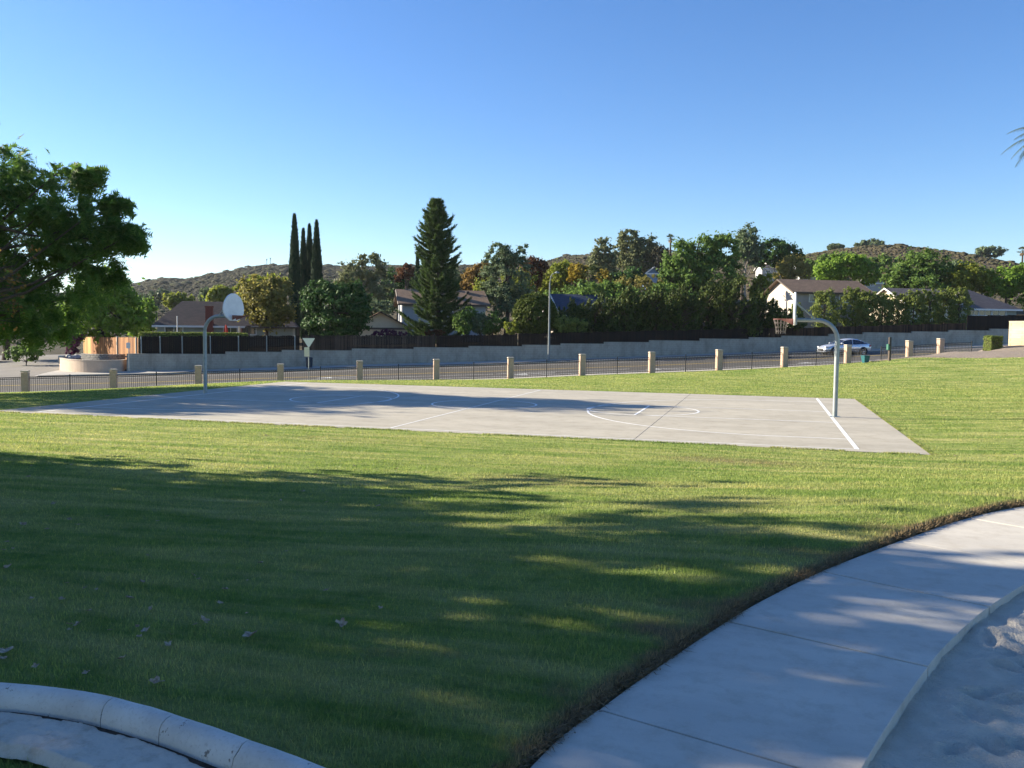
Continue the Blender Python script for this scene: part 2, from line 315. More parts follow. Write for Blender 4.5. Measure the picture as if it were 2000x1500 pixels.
class MB:
    def __init__(s): s.v = []; s.f = []; s.m = []; s.cur = 0; s.mats = []
    def add(s, vs, fs):
        o = len(s.v); s.v += [tuple(float(c) for c in p) for p in vs]; s.f += [tuple(i+o for i in f) for f in fs]; s.m += [s.cur]*len(fs); return s
    def box(s, c, sz, ax=(1, 0), ch=0.0):
        """c centre, sz (along ax, across, up), ax plan direction"""
        a = np.array([ax[0], ax[1], 0.0]); a /= np.linalg.norm(a); b = np.array([-a[1], a[0], 0]); z = np.array([0, 0, 1.0]); c = np.array(c, float)
        h = [q/2 for q in sz]
        if ch <= 0:
            vs = [c+a*h[0]*i+b*h[1]*j+z*h[2]*k for k in (-1, 1) for j in (-1, 1) for i in (-1, 1)]
            return s.add(vs, [(0, 2, 3, 1), (4, 5, 7, 6), (0, 1, 5, 4), (2, 6, 7, 3), (0, 4, 6, 2), (1, 3, 7, 5)])
        rings = []
        for k, q in ((-1, ch), (-1, 0), (1, 0), (1, ch)):
            hz = h[2]-(ch if (q == 0) else 0); rings.append([c+a*(h[0]-q)*i+b*(h[1]-q)*j+z*hz*k for i, j in ((-1, -1), (1, -1), (1, 1), (-1, 1))])
        return s.loft(rings, True, True)
    def loft(s, rings, cap=True, closed=True):
        n = len(rings[0]); vs = [p for r in rings for p in r]; fs = []
        for i in range(len(rings)-1):
            for j in range(n if closed else n-1):
                k = (j+1) % n; fs.append((i*n+j, i*n+k, (i+1)*n+k, (i+1)*n+j))
        if cap: fs.append(tuple(range(n-1, -1, -1))); fs.append(tuple((len(rings)-1)*n+j for j in range(n)))
        return s.add(vs, fs)
    def tube(s, pts, rad, n=8, cap=True):
        pts = [np.array(p, float) for p in pts]; m = len(pts)
        if not hasattr(rad, '__len__'): rad = [rad]*m
        rings = []; ref = None
        for i, p in enumerate(pts):
            t = pts[min(i+1, m-1)]-pts[max(i-1, 0)]; t = t/(np.linalg.norm(t)+1e-9)
            if ref is None: ref = np.array([1.0, 0, 0]) if abs(t[0]) < 0.8 else np.array([0, 1.0, 0])
            a = ref-t*(ref@t); a /= np.linalg.norm(a)+1e-9; b = np.cross(t, a); ref = a
            rings.append([p+rad[i]*(math.cos(q)*a+math.sin(q)*b) for q in [2*math.pi*j/n for j in range(n)]])
        return s.loft(rings, cap)
    def prism(s, poly, z0, z1):
        n = len(poly); vs = [(p[0], p[1], z0) for p in poly]+[(p[0], p[1], z1) for p in poly]
        return s.add(vs, [tuple(range(n-1, -1, -1)), tuple(range(n, 2*n))]+[(i, (i+1) % n, n+(i+1) % n, n+i) for i in range(n)])
    def build(s, name, mat, parent=None, loc=None, smooth=False):
        off = WLOC[parent.name] if parent is not None else (np.zeros(3) if loc is None else np.array(loc, float))
        me = bpy.data.meshes.new(name); me.from_pydata([tuple(np.array(p)-off) for p in s.v], [], s.f); me.update()
        import bmesh
        b = bmesh.new(); b.from_mesh(me); bmesh.ops.recalc_face_normals(b, faces=b.faces); b.to_mesh(me); b.free()
        for mm in ([mat] if isinstance(mat, str) else mat): me.materials.append(MATS[mm])
        if not isinstance(mat, str): me.polygons.foreach_set('material_index', s.m)
        if smooth: me.polygons.foreach_set('use_smooth', [True]*len(me.polygons))
        return link(name, me, parent, loc)
def smooth_by_angle(o, ang=0.6):
    me = o.data; me.polygons.foreach_set('use_smooth', [True]*len(me.polygons))
    try: me.set_sharp_from_angle(angle=ang)
    except Exception: pass
def catmull(pts, n):
    pts = [np.array(p, float) for p in pts]; q = [2*pts[0]-pts[1]]+pts+[2*pts[-1]-pts[-2]]; out = []
    for i in range(1, len(q)-2):
        for k in range(n):
            t = k/n; a, b, c, d = q[i-1], q[i], q[i+1], q[i+2]
            out.append(0.5*(2*b+(c-a)*t+(2*a-5*b+4*c-d)*t*t+(3*b-a-3*c+d)*t**3))
    out.append(pts[-1]); return np.array(out)
def vnoise(x, y, seed=0, oct=4, f=1.0, pers=0.5):
    """cheap smooth value noise, vectorised, about -1..1"""
    x = np.asarray(x, float); y = np.asarray(y, float); out = np.zeros(np.broadcast(x, y).shape); amp = 1; tot = 0
    def h(i, j): 
        n = np.sin(i*127.1+j*311.7+seed*74.7)*43758.5453; return n-np.floor(n)
    for o in range(oct):
        X, Y = x*f+o*17.3, y*f-o*9.1; i, j = np.floor(X), np.floor(Y); a, b = X-i, Y-j; a = a*a*(3-2*a); b = b*b*(3-2*b)
        v = (h(i, j)*(1-a)+h(i+1, j)*a)*(1-b)+(h(i, j+1)*(1-a)+h(i+1, j+1)*a)*b
        out += amp*(v*2-1); tot += amp; amp *= pers; f *= 2
    return out/tot
def gridmesh(name, X, Y, Z, mat, smooth=True, attr=None, keep=None, parent=None):
    ny, nx = X.shape; V = np.stack([X.ravel(), Y.ravel(), Z.ravel()], 1); i = np.arange(nx*ny).reshape(ny, nx)
    Fc = np.stack([i[:-1, :-1], i[:-1, 1:], i[1:, 1:], i[1:, :-1]], -1)
    if keep is not None: Fc = Fc[keep]
    return npmesh(name, V, Fc.reshape(-1, 4), mat, parent, smooth=smooth, attr=None if attr is None else attr.ravel())

# ------------------------------------------------------------------ levels of road, wall and fence along s
FS = np.array([-60, -5.2]+[k*STEP for k in range(13)]+[65.2, 70, 100, 160.0])
FZ = np.array([-3.6, -2.0, -1.82, -1.71, -1.46, -1.34, -1.11, -.98, -.82, -.57, -.38, -.18, .05, .26, .62, .80, 1.0, 2.3, 5.0])
WS = np.array([-60, 2.25, 9.35, 12.5, 21.1, 30.1, 34.7, 41.2, 47.8, 54.4, 65.0, 75.0, 79.1, 83.7, 120, 160])
WZ = np.array([-2.6, -1.21, -1.07, -.93, -.64, -.36, -.19, -.02, .25, .53, .90, 1.2, 1.4, 1.6, 3.0, 5.0])
def fence_z(s): return np.interp(s, FS, FZ)
def wall_z(s): return np.interp(s, WS, WZ)
def road_z(s, t):
    w = np.clip((np.asarray(t)-1.0)/16.0, 0, 4); a = fence_z(s)-0.10; return a+(wall_z(s)-a)*np.minimum(w, 1.0)
TOPS = [(247, 440, 691), (440, 550, 687), (550, 687, 684), (687, 808, 681), (808, 915, 678.5), (915, 1020, 676), (1020, 1095, 673.5), (1095, 1180, 671),
        (1180, 1268, 668), (1268, 1367, 665), (1367, 1463, 661.5), (1463, 1526, 659), (1526, 1618, 656), (1618, 1685, 652.5), (1685, 1780, 649.5), (1780, 1852, 647.5), (1852, 1932, 645), (1932, 2100, 643)]
WT = 17.0
SECT = []
for a, b, v in TOPS:
    s0, s1 = hit(a, WT), hit(b, WT); m = 0.5*(a+b); SECT.append((s0, s1, zat(m, v, st(hit(m, WT), WT))))
def wall_top(s):
    return np.interp(s, [0.5*(a+b) for a, b, _ in SECT], [z for _, _, z in SECT])
S_CORNER = SECT[0][0]

# ------------------------------------------------------------------ hills and yards: one sheet to the horizon
RU = np.array([-900, 0, 180, 270, 320, 370, 420, 470, 520, 560, 620, 660, 720, 800, 900, 1000, 1060, 1100, 1150, 1250, 1350, 1480, 1560, 1620, 1700, 1750, 1850, 1950, 2000, 2100, 2900])
RV = np.array([590, 575, 562, 551, 541, 543, 533, 522, 515, 513, 516, 518, 520, 518, 517, 516, 510, 497, 491, 484, 490, 500, 494, 486, 479, 480, 490, 507, 517, 532, 590])
RV = RV+9.0
RD = np.interp(RU, [0, 600, 800, 1000, 1150, 1350, 1500, 1700, 2000], [760, 740, 680, 540, 470, 430, 350, 330, 310])
def ground_z(x, y, noise_amp=1.0):
    x = np.asarray(x, float); y = np.asarray(y, float); s, t = to_st(x, y)
    dx, dy = x-CAM[0], y-CAM[1]; fwd = dx*CF[0]+dy*CF[1]; side = dx*CR[0]+dy*CR[1]; D = np.hypot(dx, dy)
    u = np.clip(1000+F_PX*side/np.maximum(fwd, 0.3*D+1e-3), -900, 2900)
    rd = np.interp(u, RU, RD); rv = np.interp(u, RU, RV)
    hor = 645.6+0.011*(u-1000)
    dep = np.maximum(fwd, 0.3*D); rz = CAM[2]+(hor-rv)/F_PX*(dep/np.maximum(D, 1)*rd)
    yard = np.where(s < S_CORNER-0.5, road_z(s, t)-0.25+np.clip(t-40, 0, 40)*0.0, wall_top(s)-0.12+np.clip(t-20, 0, 60)*0.012)
    k = np.clip((D-105)/(rd-105), 0, 1); k = k*k*(3-2*k)*0.45+k*0.55
    z = yard+(rz-yard)*k
    z = np.where(D > rd, rz-(D-rd)*0.16, z)
    z = z+noise_amp*vnoise(x, y, 3, 5, 0.016)*np.clip((D-140)/200, 0, 1)*3.2*np.clip(D/650, .4, 1.2)
    low = np.minimum(road_z(s, t)-0.4, -2.6)
    wallside = t < WT+0.12
    z = np.where(wallside & (s > S_CORNER-0.6), low, z)
    z = np.where(t < 14.0, low, z)
    return z
tv = np.concatenate([[-700, -300, -120, -60, -20, 5, 13.9, 14.1, WT+0.10, WT+0.14], np.arange(18, 130, 2.5), np.arange(130, 460, 6), np.arange(460, 1000, 12), [1100, 1300, 1700]])
sv = np.concatenate([np.arange(-1000, -400, 25), np.arange(-400, -60, 9), np.arange(-60, S_CORNER-2, 4), [S_CORNER-0.62, S_CORNER-0.58], np.arange(S_CORNER+1, 160, 3.5), np.arange(160, 420, 7), np.arange(420, 900, 25)])
Sg, Tg = np.meshgrid(sv, tv); Xg = P0[0]+DV[0]*Sg+NV[0]*Tg; Yg = P0[1]+DV[1]*Sg+NV[1]*Tg
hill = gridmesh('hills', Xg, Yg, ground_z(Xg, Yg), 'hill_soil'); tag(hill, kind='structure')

# ------------------------------------------------------------------ lawn
SLX, SLY0, SLY1 = 12.95, -8.28, 8.45          # court slab half-length and edges
ZP = 0.75                                      # path level
PATH_W = 1.19
lp = [atz(u, v, ZP)[:2] for u, v in ((1035, 1500), (1170, 1386), (1290, 1299), (1420, 1213), (1500, 1167), (1605, 1116), (1760, 1056), (1875, 1016), (2000, 989))]
h0 = lp[-1]
lp = [np.array(q) for q in ((8.05, -33.0), (8.08, -30.0), (8.2, -27.6))]+lp+[h0+np.array(q) for q in ((1.1, 0.85), (2.6, 1.7), (5.0, 2.6), (8.5, 3.3))]
PL = catmull(lp, 14)
tg = np.gradient(PL, axis=0); tg /= np.linalg.norm(tg, axis=1)[:, None]; PN = np.stack([tg[:, 1], -tg[:, 0]], 1)
for _ in range(12): PN[1:-1] = (PN[:-2]+2*PN[1:-1]+PN[2:])/4
PN /= np.linalg.norm(PN, axis=1)[:, None]
PRr = PL+PN*PATH_W
def path_dist(x, y):
    """signed distance to the path's lawn-side edge, positive on the path side"""
    x = np.asarray(x, float); shp = x.shape; q = np.stack([x.ravel(), np.asarray(y, float).ravel()], 1); out = np.full(len(q), -99.0)
    near = np.where((q[:, 0] > 4) & (q[:, 1] < -8))[0]
    for c in np.array_split(near, max(1, len(near)//20000+1)):
        d = q[c, None, :]-PL[None]; i = (d**2).sum(2).argmin(1); out[c] = (d[np.arange(len(c)), i]*PN[i]).sum(1)
    return out.reshape(shp)
ZC = ZP
cb = [atz(u, v, ZC+0.06)[:2] for u, v in ((0, 1336), (80, 1342), (200, 1362), (330, 1398), (450, 1440), (560, 1478), (640, 1510))]
cb = [2*cb[0]-cb[2]+np.array([-0.3, -0.05]), 2*cb[0]-cb[1]]+cb+[cb[-1]+(cb[-1]-cb[-2])*k for k in (1, 2.4)]
CBL = catmull(cb, 8); ct = np.gradient(CBL, axis=0); ct /= np.linalg.norm(ct, axis=1)[:, None]; CBN = np.stack([ct[:, 1], -ct[:, 0]], 1)
def curb_dist(x, y):
    """positive on the camera side of the painted curb"""
    x = np.asarray(x, float); shp = x.shape; q = np.stack([x.ravel(), np.asarray(y, float).ravel()], 1); out = np.full(len(q), -99.0)
    near = np.where((q[:, 0] < 9) & (q[:, 0] > 2) & (q[:, 1] < -23))[0]
    if len(near):
        d = q[near, None, :]-CBL[None]; i = (d**2).sum(2).argmin(1); out[near] = (d[np.arange(len(near)), i]*CBN[i]).sum(1)
    return out.reshape(shp)
ctl = []
for x in np.linspace(-SLX, SLX, 8): ctl += [(x, SLY0, 0), (x, SLY1, 0)]
for y in np.linspace(SLY0, SLY1, 5)[1:-1]: ctl += [(-SLX, y, 0), (SLX, y, 0)]
for k in range(-2, 14): q = st(k*STEP, 0); ctl.append((q[0], q[1], float(fence_z(k*STEP))))
for i in range(0, len(PL), 10): ctl.append((PL[i][0]-0.25*PN[i][0], PL[i][1]-0.25*PN[i][1], ZP+0.045))
ctl += [(4, -22, .58), (0, -20, .42), (5, -18, .42), (0, -14, .18), (6, -14, .22), (10, -13.5, .25), (15, -13, .35), (-6, -16, .25), (-12, -14, .1), (3, -26, .72), (-4, -28, .6), (-20, -25, .3), (-25, -8, -.15), (-22, 3, -.45), (-40, 0, -1.2),
        (20, -4, .35), (18, 4, .15), (22.4, 21.7, -0.1), (18, 14, 0.0), (28, 8, .7), (34, 22, 1.0), (20, 30, .30), (5, -32, .75), (14, -28, .75), (22, -14, .6), (40, -5, 1.2)]
ctl += [tuple(P(u, v, d)) for u, v, d in ((1776, 698, 63), (1880, 698, 62), (2000, 697, 60), (1850, 688.5, 66), (1930, 681, 68), (2000, 677, 70), (2200, 690, 62), (2200, 668, 72))]
ctl = np.array(ctl)
def tpk(r2): return 0.5*r2*np.log(r2+1e-9)
n_ = len(ctl); A = np.zeros((n_+3, n_+3)); A[:n_, :n_] = tpk(((ctl[:, None, :2]-ctl[None, :, :2])**2).sum(2))+np.eye(n_)*0.4
A[:n_, n_] = 1; A[:n_, n_+1:] = ctl[:, :2]; A[n_:, :n_] = A[:n_, n_:].T
wt = np.linalg.solve(A, np.r_[ctl[:, 2], 0, 0, 0])
def lawn_raw(x, y):
    x = np.asarray(x, float); q = np.stack([x.ravel(), np.asarray(y, float).ravel()], 1); out = np.zeros(len(q))
    for a in range(0, len(q), 40000):
        c = q[a:a+40000]; out[a:a+40000] = tpk(((c[:, None]-ctl[None, :, :2])**2).sum(2))@wt[:n_]+wt[n_]+c@wt[n_+1:]
    z = out; X, Y = q[:, 0], q[:, 1]
    # flush with the slab at its edge
    e = np.maximum(np.maximum(np.abs(X)-SLX, np.maximum(SLY0-Y, Y-SLY1)), 0); w = np.clip(e/1.2, 0, 1); z = z*w+(-0.012)*(1-w)
    pd = path_dist(X, Y); w = np.clip(np.abs(pd+0.3)/0.9, 0, 1); z = np.where(pd > -90, z*w+(ZP+0.03)*(1-w), z)
    cdv = curb_dist(X, Y); w = np.clip(np.abs(cdv)/0.7, 0, 1); z = np.where(cdv > -90, z*w+(ZC+0.02)*(1-w), z)
    return z.reshape(x.shape), pd.reshape(x.shape), cdv.reshape(x.shape), e.reshape(x.shape)
def dry_at(x, y, pd):
    d = np.exp(-((pd+0.03)/0.09)**2)*0.75+np.exp(-((pd+0.12)/0.25)**2)*0.25
    for u, v, r, a in ((1265, 1262, .16, .9), (1350, 1212, .22, .6), (740, 1312, .14, .5), (880, 1318, .10, .6), (1540, 1100, .3, .5), (1700, 1050, .35, .5), (1420, 1055, .25, .35), (1080, 1385, .12, .5)):
        c = atz(u, v, ZP-0.08); d = d+a*np.exp(-(((x-c[0])/1.4)**2+(y-c[1])**2)/r**2)
    for u, v, r, a in ((1520, 900, 1.1, .45), (1380, 885, .8, .4), (1850, 945, .8, .4), (620, 845, 1.5, .4), (1000, 950, 1.2, .35), (1150, 980, 1.0, .3), (1880, 800, 2.5, .3)):
        c = atz(u, v, 0.2); d = d+a*np.exp(-(((x-c[0])/2.0)**2+(y-c[1])**2)/r**2)
    e = np.maximum(np.abs(x)-SLX, np.maximum(SLY0-y, y-SLY1)); d = d+0.45*np.exp(-(np.maximum(e, 0)/0.12)**2)
    return d
gx = np.unique(np.round(np.concatenate([np.arange(-90, -20, 2.5), np.arange(-20, 5, 0.5), np.arange(5, 7.5, 0.1), np.arange(7.5, 13.5, 0.08), np.arange(13.5, 45, 0.5), np.arange(45, 90, 2.5), [-SLX, SLX, -SLX+.05, SLX-.05]]), 4))
gy = np.unique(np.round(np.concatenate([np.arange(-60, -30, 2), np.arange(-30, -28, 0.2), np.arange(-28, -18, 0.08), np.arange(-18, -10, 0.2), np.arange(-10, 60, 0.5), [SLY0, SLY1, SLY0+.05, SLY1-.05]]), 4))
X, Y = np.meshgrid(gx, gy); Z, pd, cdv, e = lawn_raw(X, Y)
inside = (np.abs(X) < SLX-0.01) & (Y > SLY0+0.01) & (Y < SLY1-0.01); Z = np.where(inside, -0.22, Z)
Z = np.where(pd > -0.035, ZP-0.16, Z)
Z = np.where((cdv > 0.0) & (pd < 0), ZC-0.10, Z)
s_, t_ = to_st(X, Y); Z = np.where(t_ > 0.25, np.minimum(Z, fence_z(s_)-0.02)-np.clip(t_-0.25, 0, 1.2)*0.9, Z)
Z = Z+np.where(inside, 0, vnoise(X, Y, 5, 3, 0.5)*0.012)
keep = (t_[:-1, :-1] < 2.2) & (s_[:-1, :-1] < 86)
lawn = gridmesh('lawn', X, Y, Z, 'lawn_ground', attr=dry_at(X, Y, pd), keep=keep); tag(lawn, kind='structure')

# grass blades where the photograph resolves them
def blades(name, x, y, z, h, w, dry, label=None):
    n = len(x); a = rng.uniform(0, 2*np.pi, n); lean = rng.normal(0, 0.32, (n, 2))*h[:, None]; b = np.stack([x, y, z], 1)
    sd = np.stack([np.cos(a)*w/2, np.sin(a)*w/2, np.zeros(n)], 1); tip = b+np.stack([lean[:, 0], lean[:, 1], h], 1)
    V = np.empty((n*3, 3)); V[0::3] = b-sd; V[1::3] = b+sd; V[2::3] = tip
    return npmesh(name, V, np.arange(n*3).reshape(n, 3), 'grass_blade', attr=np.repeat(dry, 3))
def wedge(n, d0, d1, pw):
    q = rng.uniform(0, 1, n); e = 2-pw; D = (d0**e+q*(d1**e-d0**e))**(1/e)
    az = YAW+np.arctan((np.where(D < 26, rng.uniform(-900, 2300, n), rng.uniform(-250, 2150, n))-1000)/F_PX); return CAM[0]+D*np.sin(az), CAM[1]+D*np.cos(az), D
x, y, D = wedge(1220000, 2.2, 78, 1.74)
z, pd, cdv, e = lawn_raw(x, y); s_, t_ = to_st(x, y)
ok = (pd < -0.03) & ((cdv < -0.02) | (pd > -0.03)) & (e > 0.01) & (t_ < 0) & ~((np.abs(x) < SLX+.02) & (y > SLY0-.02) & (y < SLY1+.02))
x, y, z, D, pd = x[ok], y[ok], z[ok], D[ok], pd[ok]
h = rng.uniform(0.018, 0.040, len(x))*np.clip(D/30, 1, 1.5)*(1+0.35*vnoise(x, y, 9, 3, 1.3)); w = 0.0042*np.maximum(1, (D/4.0))**0.84
z = z+vnoise(x, y, 5, 3, 0.5)*0.012-0.004
tag(blades('grass', x, y, z, h, w, dry_at(x, y, pd)), 'short mown green grass blades growing over the park lawn', 'grass', kind='stuff')
n = 26000; f_ = rng.uniform(0, 1, n); k_ = rng.integers(0, 4, n); of = np.abs(rng.normal(0, .035, n))-.006
ex = np.where(k_ == 0, -SLX+2*SLX*f_, np.where(k_ == 1, SLX+of, np.where(k_ == 2, -SLX+2*SLX*f_, SLX+of))); ey = np.where(k_ == 0, SLY0-of, np.where(k_ == 2, SLY1+of, SLY0+(SLY1-SLY0)*f_))
ew = .02*np.ones(n); gap = vnoise(ex*1.3, ey*1.3, 61, 3) > -.25; ex, ey, ew = ex[gap], ey[gap], ew[gap]
tag(blades('grass', ex, ey, np.full(len(ex), -.012), rng.uniform(.02, .055, len(ex)), ew, np.full(len(ex), .35)), 'ragged grass fringe along the edge of the court slab', 'grass', kind='stuff')
# dead thatch hanging over the path edge
AL0 = np.r_[0, np.cumsum(np.linalg.norm(np.diff(PL, axis=0), axis=1))]; n = 26000; i = rng.integers(20, len(PL)-30, n); off = rng.uniform(-0.10, -0.02, n)*(1+.9*vnoise(AL0[i]*2.3, 0*AL0[i], 71, 3))+np.where(rng.uniform(0, 1, n) < .12, rng.uniform(0, .05, n), 0); f_ = rng.uniform(0, 1, n)[:, None]
q = PL[i]*(1-f_)+PL[i+1]*f_+PN[i]*off[:, None]; hh = rng.uniform(0.02, 0.05, n)
V = np.empty((n*3, 3)); a = rng.uniform(0, 6.28, n); ww = 0.004
b0 = np.stack([q[:, 0], q[:, 1], ZP+0.03-rng.uniform(0, 0.05, n)], 1); sd = np.stack([np.cos(a)*ww, np.sin(a)*ww, 0*a], 1)
V[0::3] = b0-sd; V[1::3] = b0+sd; V[2::3] = b0+np.stack([PN[i][:, 0]*rng.uniform(-0.01, 0.05, n)+rng.normal(0, .015, n), PN[i][:, 1]*rng.uniform(-0.01, .05, n)+rng.normal(0, .015, n), hh*rng.uniform(-0.7, 1, n)], 1)
leafmat('thatch', (0.10, 0.07, 0.04), (0.19, 0.135, 0.075), (0.28, 0.21, 0.12), 0.2, 0.8)
tag(npmesh('dry_thatch', V, np.arange(n*3).reshape(n, 3), 'thatch'), 'dry brown grass thatch along the cut lawn edge beside the path', 'dry grass', kind='stuff')

# ------------------------------------------------------------------ court
court = MB().prism([(-SLX+.02, SLY0+.02), (SLX-.02, SLY0+.02), (SLX-.02, SLY1-.02), (-SLX+.02, SLY1-.02)], -0.18, -0.012).build('court', 'joint_fill'); tag(court, kind='structure')
jx = [-SLX, -6.43, 0.0, 6.43, SLX]
for a, b in zip(jx[:-1], jx[1:]):
    g = 0.003
    MB().box(((a+b)/2, (SLY0+SLY1)/2, -0.075), (b-a-2*g if a > -SLX and b < SLX else b-a-g, SLY1-SLY0, 0.15), ch=0.008).build('slab', 'court_concrete', court)
HX, HY, FT = 11.435, 7.963, 11.435-5.885
ZL = 0.004
def strip(mb, pts, w=0.07):
    pts = np.array(pts, float); t = np.gradient(pts, axis=0); t /= np.linalg.norm(t, axis=1)[:, None]; nn = np.stack([-t[:, 1], t[:, 0]], 1)
    L_, R_ = pts+nn*w/2, pts-nn*w/2; k = len(pts)
    mb.add([(p[0], p[1], ZL) for p in L_]+[(p[0], p[1], ZL) for p in R_], [(i, i+1, k+i+1, k+i) for i in range(k-1)]); return mb
def line(name, pts, w=0.07): return strip(MB(), pts, w).build(name, 'court_paint', court)
def arc(cx, cy, r, a0, a1, n=64): return [(cx+r*math.cos(a), cy+r*math.sin(a)) for a in np.linspace(a0, a1, n)]
line('sideline', [(-HX, -HY), (HX, -HY)], .05); line('sideline', [(-HX, HY), (HX, HY)], .05)
line('baseline', [(HX+.04, -HY-.02), (HX+.04, HY+.02)], .10); line('baseline', [(-HX-.04, -HY-.02), (-HX-.04, HY+.02)], .10)
line('half_court_line', [(0, -HY+.03), (0, HY-.03)], .05)
line('centre_circle', arc(0, 0, 1.83, 0, 2*math.pi, 96)); 
for sg in (1, -1):
    line('free_throw_line', [(sg*FT, -1.8), (sg*FT, 1.8)], .08)
    for q in (-1, 1): line('lane_line', [(sg*FT, q*1.83), (sg*(HX-.02), q*1.83)], .07)
    line('free_throw_circle', arc(sg*FT, 0, 1.83+.001, 0, 2*math.pi, 96), .07)
    bx = HX-1.6; r3 = 6.02
    th = math.acos(max(-1, min(1, 0.0)))
    pts = [(sg*(HX-.02), -r3), (sg*bx, -r3)]+[(sg*(bx-r3*math.sin(a)), -r3*math.cos(a)) for a in np.linspace(0.03, math.pi-.03, 70)]+[(sg*bx, r3), (sg*(HX-.02), r3)]
    line('three_point_line', pts, .07)
def hoop(sg, base, net, label):
    X0 = base[0]; root = thing('basketball_hoop', (X0, base[1], 0), label, 'basketball hoop', 'hoops at the two ends of the court')
    yb = base[1]; dirx = -sg; R = 0.62; zt = 3.03
    pts = [(X0, yb, 0.0), (X0, yb, 1.0), (X0, yb, zt-R)]+[(X0+dirx*R*(1-math.cos(a)), yb, zt-R+R*math.sin(a)) for a in np.linspace(0.15, math.pi/2, 9)]+[(X0+dirx*1.22, yb, zt)]
    o = MB().tube(pts, [0.072]*3+[0.066]*(len(pts)-3), 16).build('pole', 'galv_metal', root); smooth_by_angle(o)
    o = MB().tube([(X0, yb, 1.98+.25), (X0, yb, 2.06+.25)], 0.078, 16).build('collar', 'galv_metal', root); smooth_by_angle(o)
    MB().box((X0-dirx*.0, yb, 0.006), (0.30, 0.30, 0.012)).build('base_plate', 'galv_metal', root)
    xb = X0+dirx*1.30
    # fan-shaped board
    prof = [(-0.26, 2.86), (0.26, 2.86), (0.52, 3.0), (0.66, 3.14)]+[(0.685*math.cos(a), 3.25+0.66*math.sin(a)) for a in np.linspace(0.08, math.pi-.08, 22)]+[(-0.66, 3.14), (-0.52, 3.0)]
    rings = [[(xb+q, yb+p*k, 3.36+(z-3.36)*k) for p, z in prof] for q, k in ((-0.025, .985), (-0.018, 1), (0.018, 1), (0.025, .985))]
    bd = MB().loft(rings).build('backboard', 'board_white', root); smooth_by_angle(bd, 0.5)
    for q in (-1, 1):
        MB().tube([(X0+dirx*0.72, yb+q*.05, zt+.06), (xb-dirx*.02, yb+q*.30, 3.58)], 0.022, 8).build('brace', 'galv_metal', root)
    MB().box((X0+dirx*.72, yb, zt+.055), (.10, .16, .05)).build('brace_clamp', 'galv_metal', root)
    MB().box((xb-dirx*.05, yb, zt), (.06, .34, .30)).build('mounting_plate', 'galv_metal', root)
    xr = xb+dirx*(.025+.15+.23); zr = 3.05
    rm = MB().tube([(xr+.23*math.cos(a), yb+.23*math.sin(a), zr) for a in np.linspace(0, 2*math.pi, 33)], 0.012, 8, False).build('rim', 'rim_orange', root)
    m = MB()
    for q in (-1, 1):
        m.add([(xb+dirx*.026, yb+q*.12, zr+.02), (xb+dirx*.026, yb+q*.12, zr-.17), (xr+dirx*.02, yb+q*.228, zr-.01), (xr+dirx*.02, yb+q*.228, zr+.01),
               (xb+dirx*.026, yb+q*.128, zr+.02), (xb+dirx*.026, yb+q*.128, zr-.17), (xr+dirx*.02, yb+q*.234, zr-.01), (xr+dirx*.02, yb+q*.234, zr+.01)], [(0, 1, 2, 3), (4, 7, 6, 5), (0, 4, 5, 1), (1, 5, 6, 2), (2, 6, 7, 3), (3, 7, 4, 0)])
    m.box((xb+dirx*.075, yb, zr), (.10, .24, .014)); m.build('rim_bracket', 'rim_orange', rm)
    if net:
        m = MB()
        for k in range(12):
            a = 2*math.pi*k/12; m.tube([(xr+r*math.cos(a+tw), yb+r*math.sin(a+tw), z) for r, z, tw in ((.225, zr-.01, 0), (.195, zr-.13, .08), (.16, zr-.26, -.05), (.145, zr-.40, .06), (.15, zr-.46, 0))], .009, 5)
        for r, z in ((.20, zr-.12), (.165, zr-.25), (.148, zr-.38)):
            m.tube([(xr+r*math.cos(a), yb+r*math.sin(a), z) for a in np.linspace(0, 2*math.pi, 25)], .008, 5, False)
        m.build('chain_net', 'chain', rm)
    return root
hoop(1, (11.58, 0.06), True, 'grey curved-pole basketball hoop with chain net on the sunny end of the court')
hoop(-1, (-11.66, 0.40), False, 'dark curved-pole basketball hoop without a net on the shaded end of the court')

# ------------------------------------------------------------------ curved path, curb and sand in the foreground
pbase = MB(); n = len(PL)
pbase.add([(p[0], p[1], ZP-0.016) for p in PL+PN*0.02]+[(p[0], p[1], ZP-0.016) for p in PRr-PN*0.02], [(i, i+1, n+i+1, n+i) for i in range(n-1)])
path = pbase.build('path', 'joint_fill'); tag(path, kind='structure')
def arclen(c): return np.r_[0, np.cumsum(np.linalg.norm(np.diff(c, axis=0), axis=1))]
AL = arclen(PL)
jl = [AL[((PL-atz(u, v, ZP)[:2])**2).sum(1).argmin()] for u, v in ((1170, 1386), (1420, 1213), (1605, 1116), (1760, 1056), (1905, 1013))]
stp = (jl[2]-jl[0])/2
cuts = [0.0]+[jl[0]-k*stp for k in range(7, 0, -1) if jl[0]-k*stp > 0.3]+jl+[jl[-1]+stp*k for k in range(1, 8) if jl[-1]+stp*k < AL[-1]-.3]+[AL[-1]]
def at_len(c, L_): return np.stack([np.interp(L_, AL, c[:, 0]), np.interp(L_, AL, c[:, 1])], -1)
for k, (a, b) in enumerate(zip(cuts[:-1], cuts[1:])):
    q = np.linspace(a+.009, b-.009, 14); l = at_len(PL, q); r = at_len(PRr, q)
    m = MB(); poly = list(l)+list(r[::-1]); c = np.mean(poly, axis=0); dz = 0.002*math.sin(k*2.1)
    rings = [[(p[0], p[1], z) for p in [pp+(c-pp)/np.linalg.norm(c-pp)*ins for pp in poly]] for z, ins in ((ZP-.14, 0), (ZP-.003+dz, 0), (ZP+dz, .003))]
    m.loft(rings).build('slab', 'path_concrete', path)
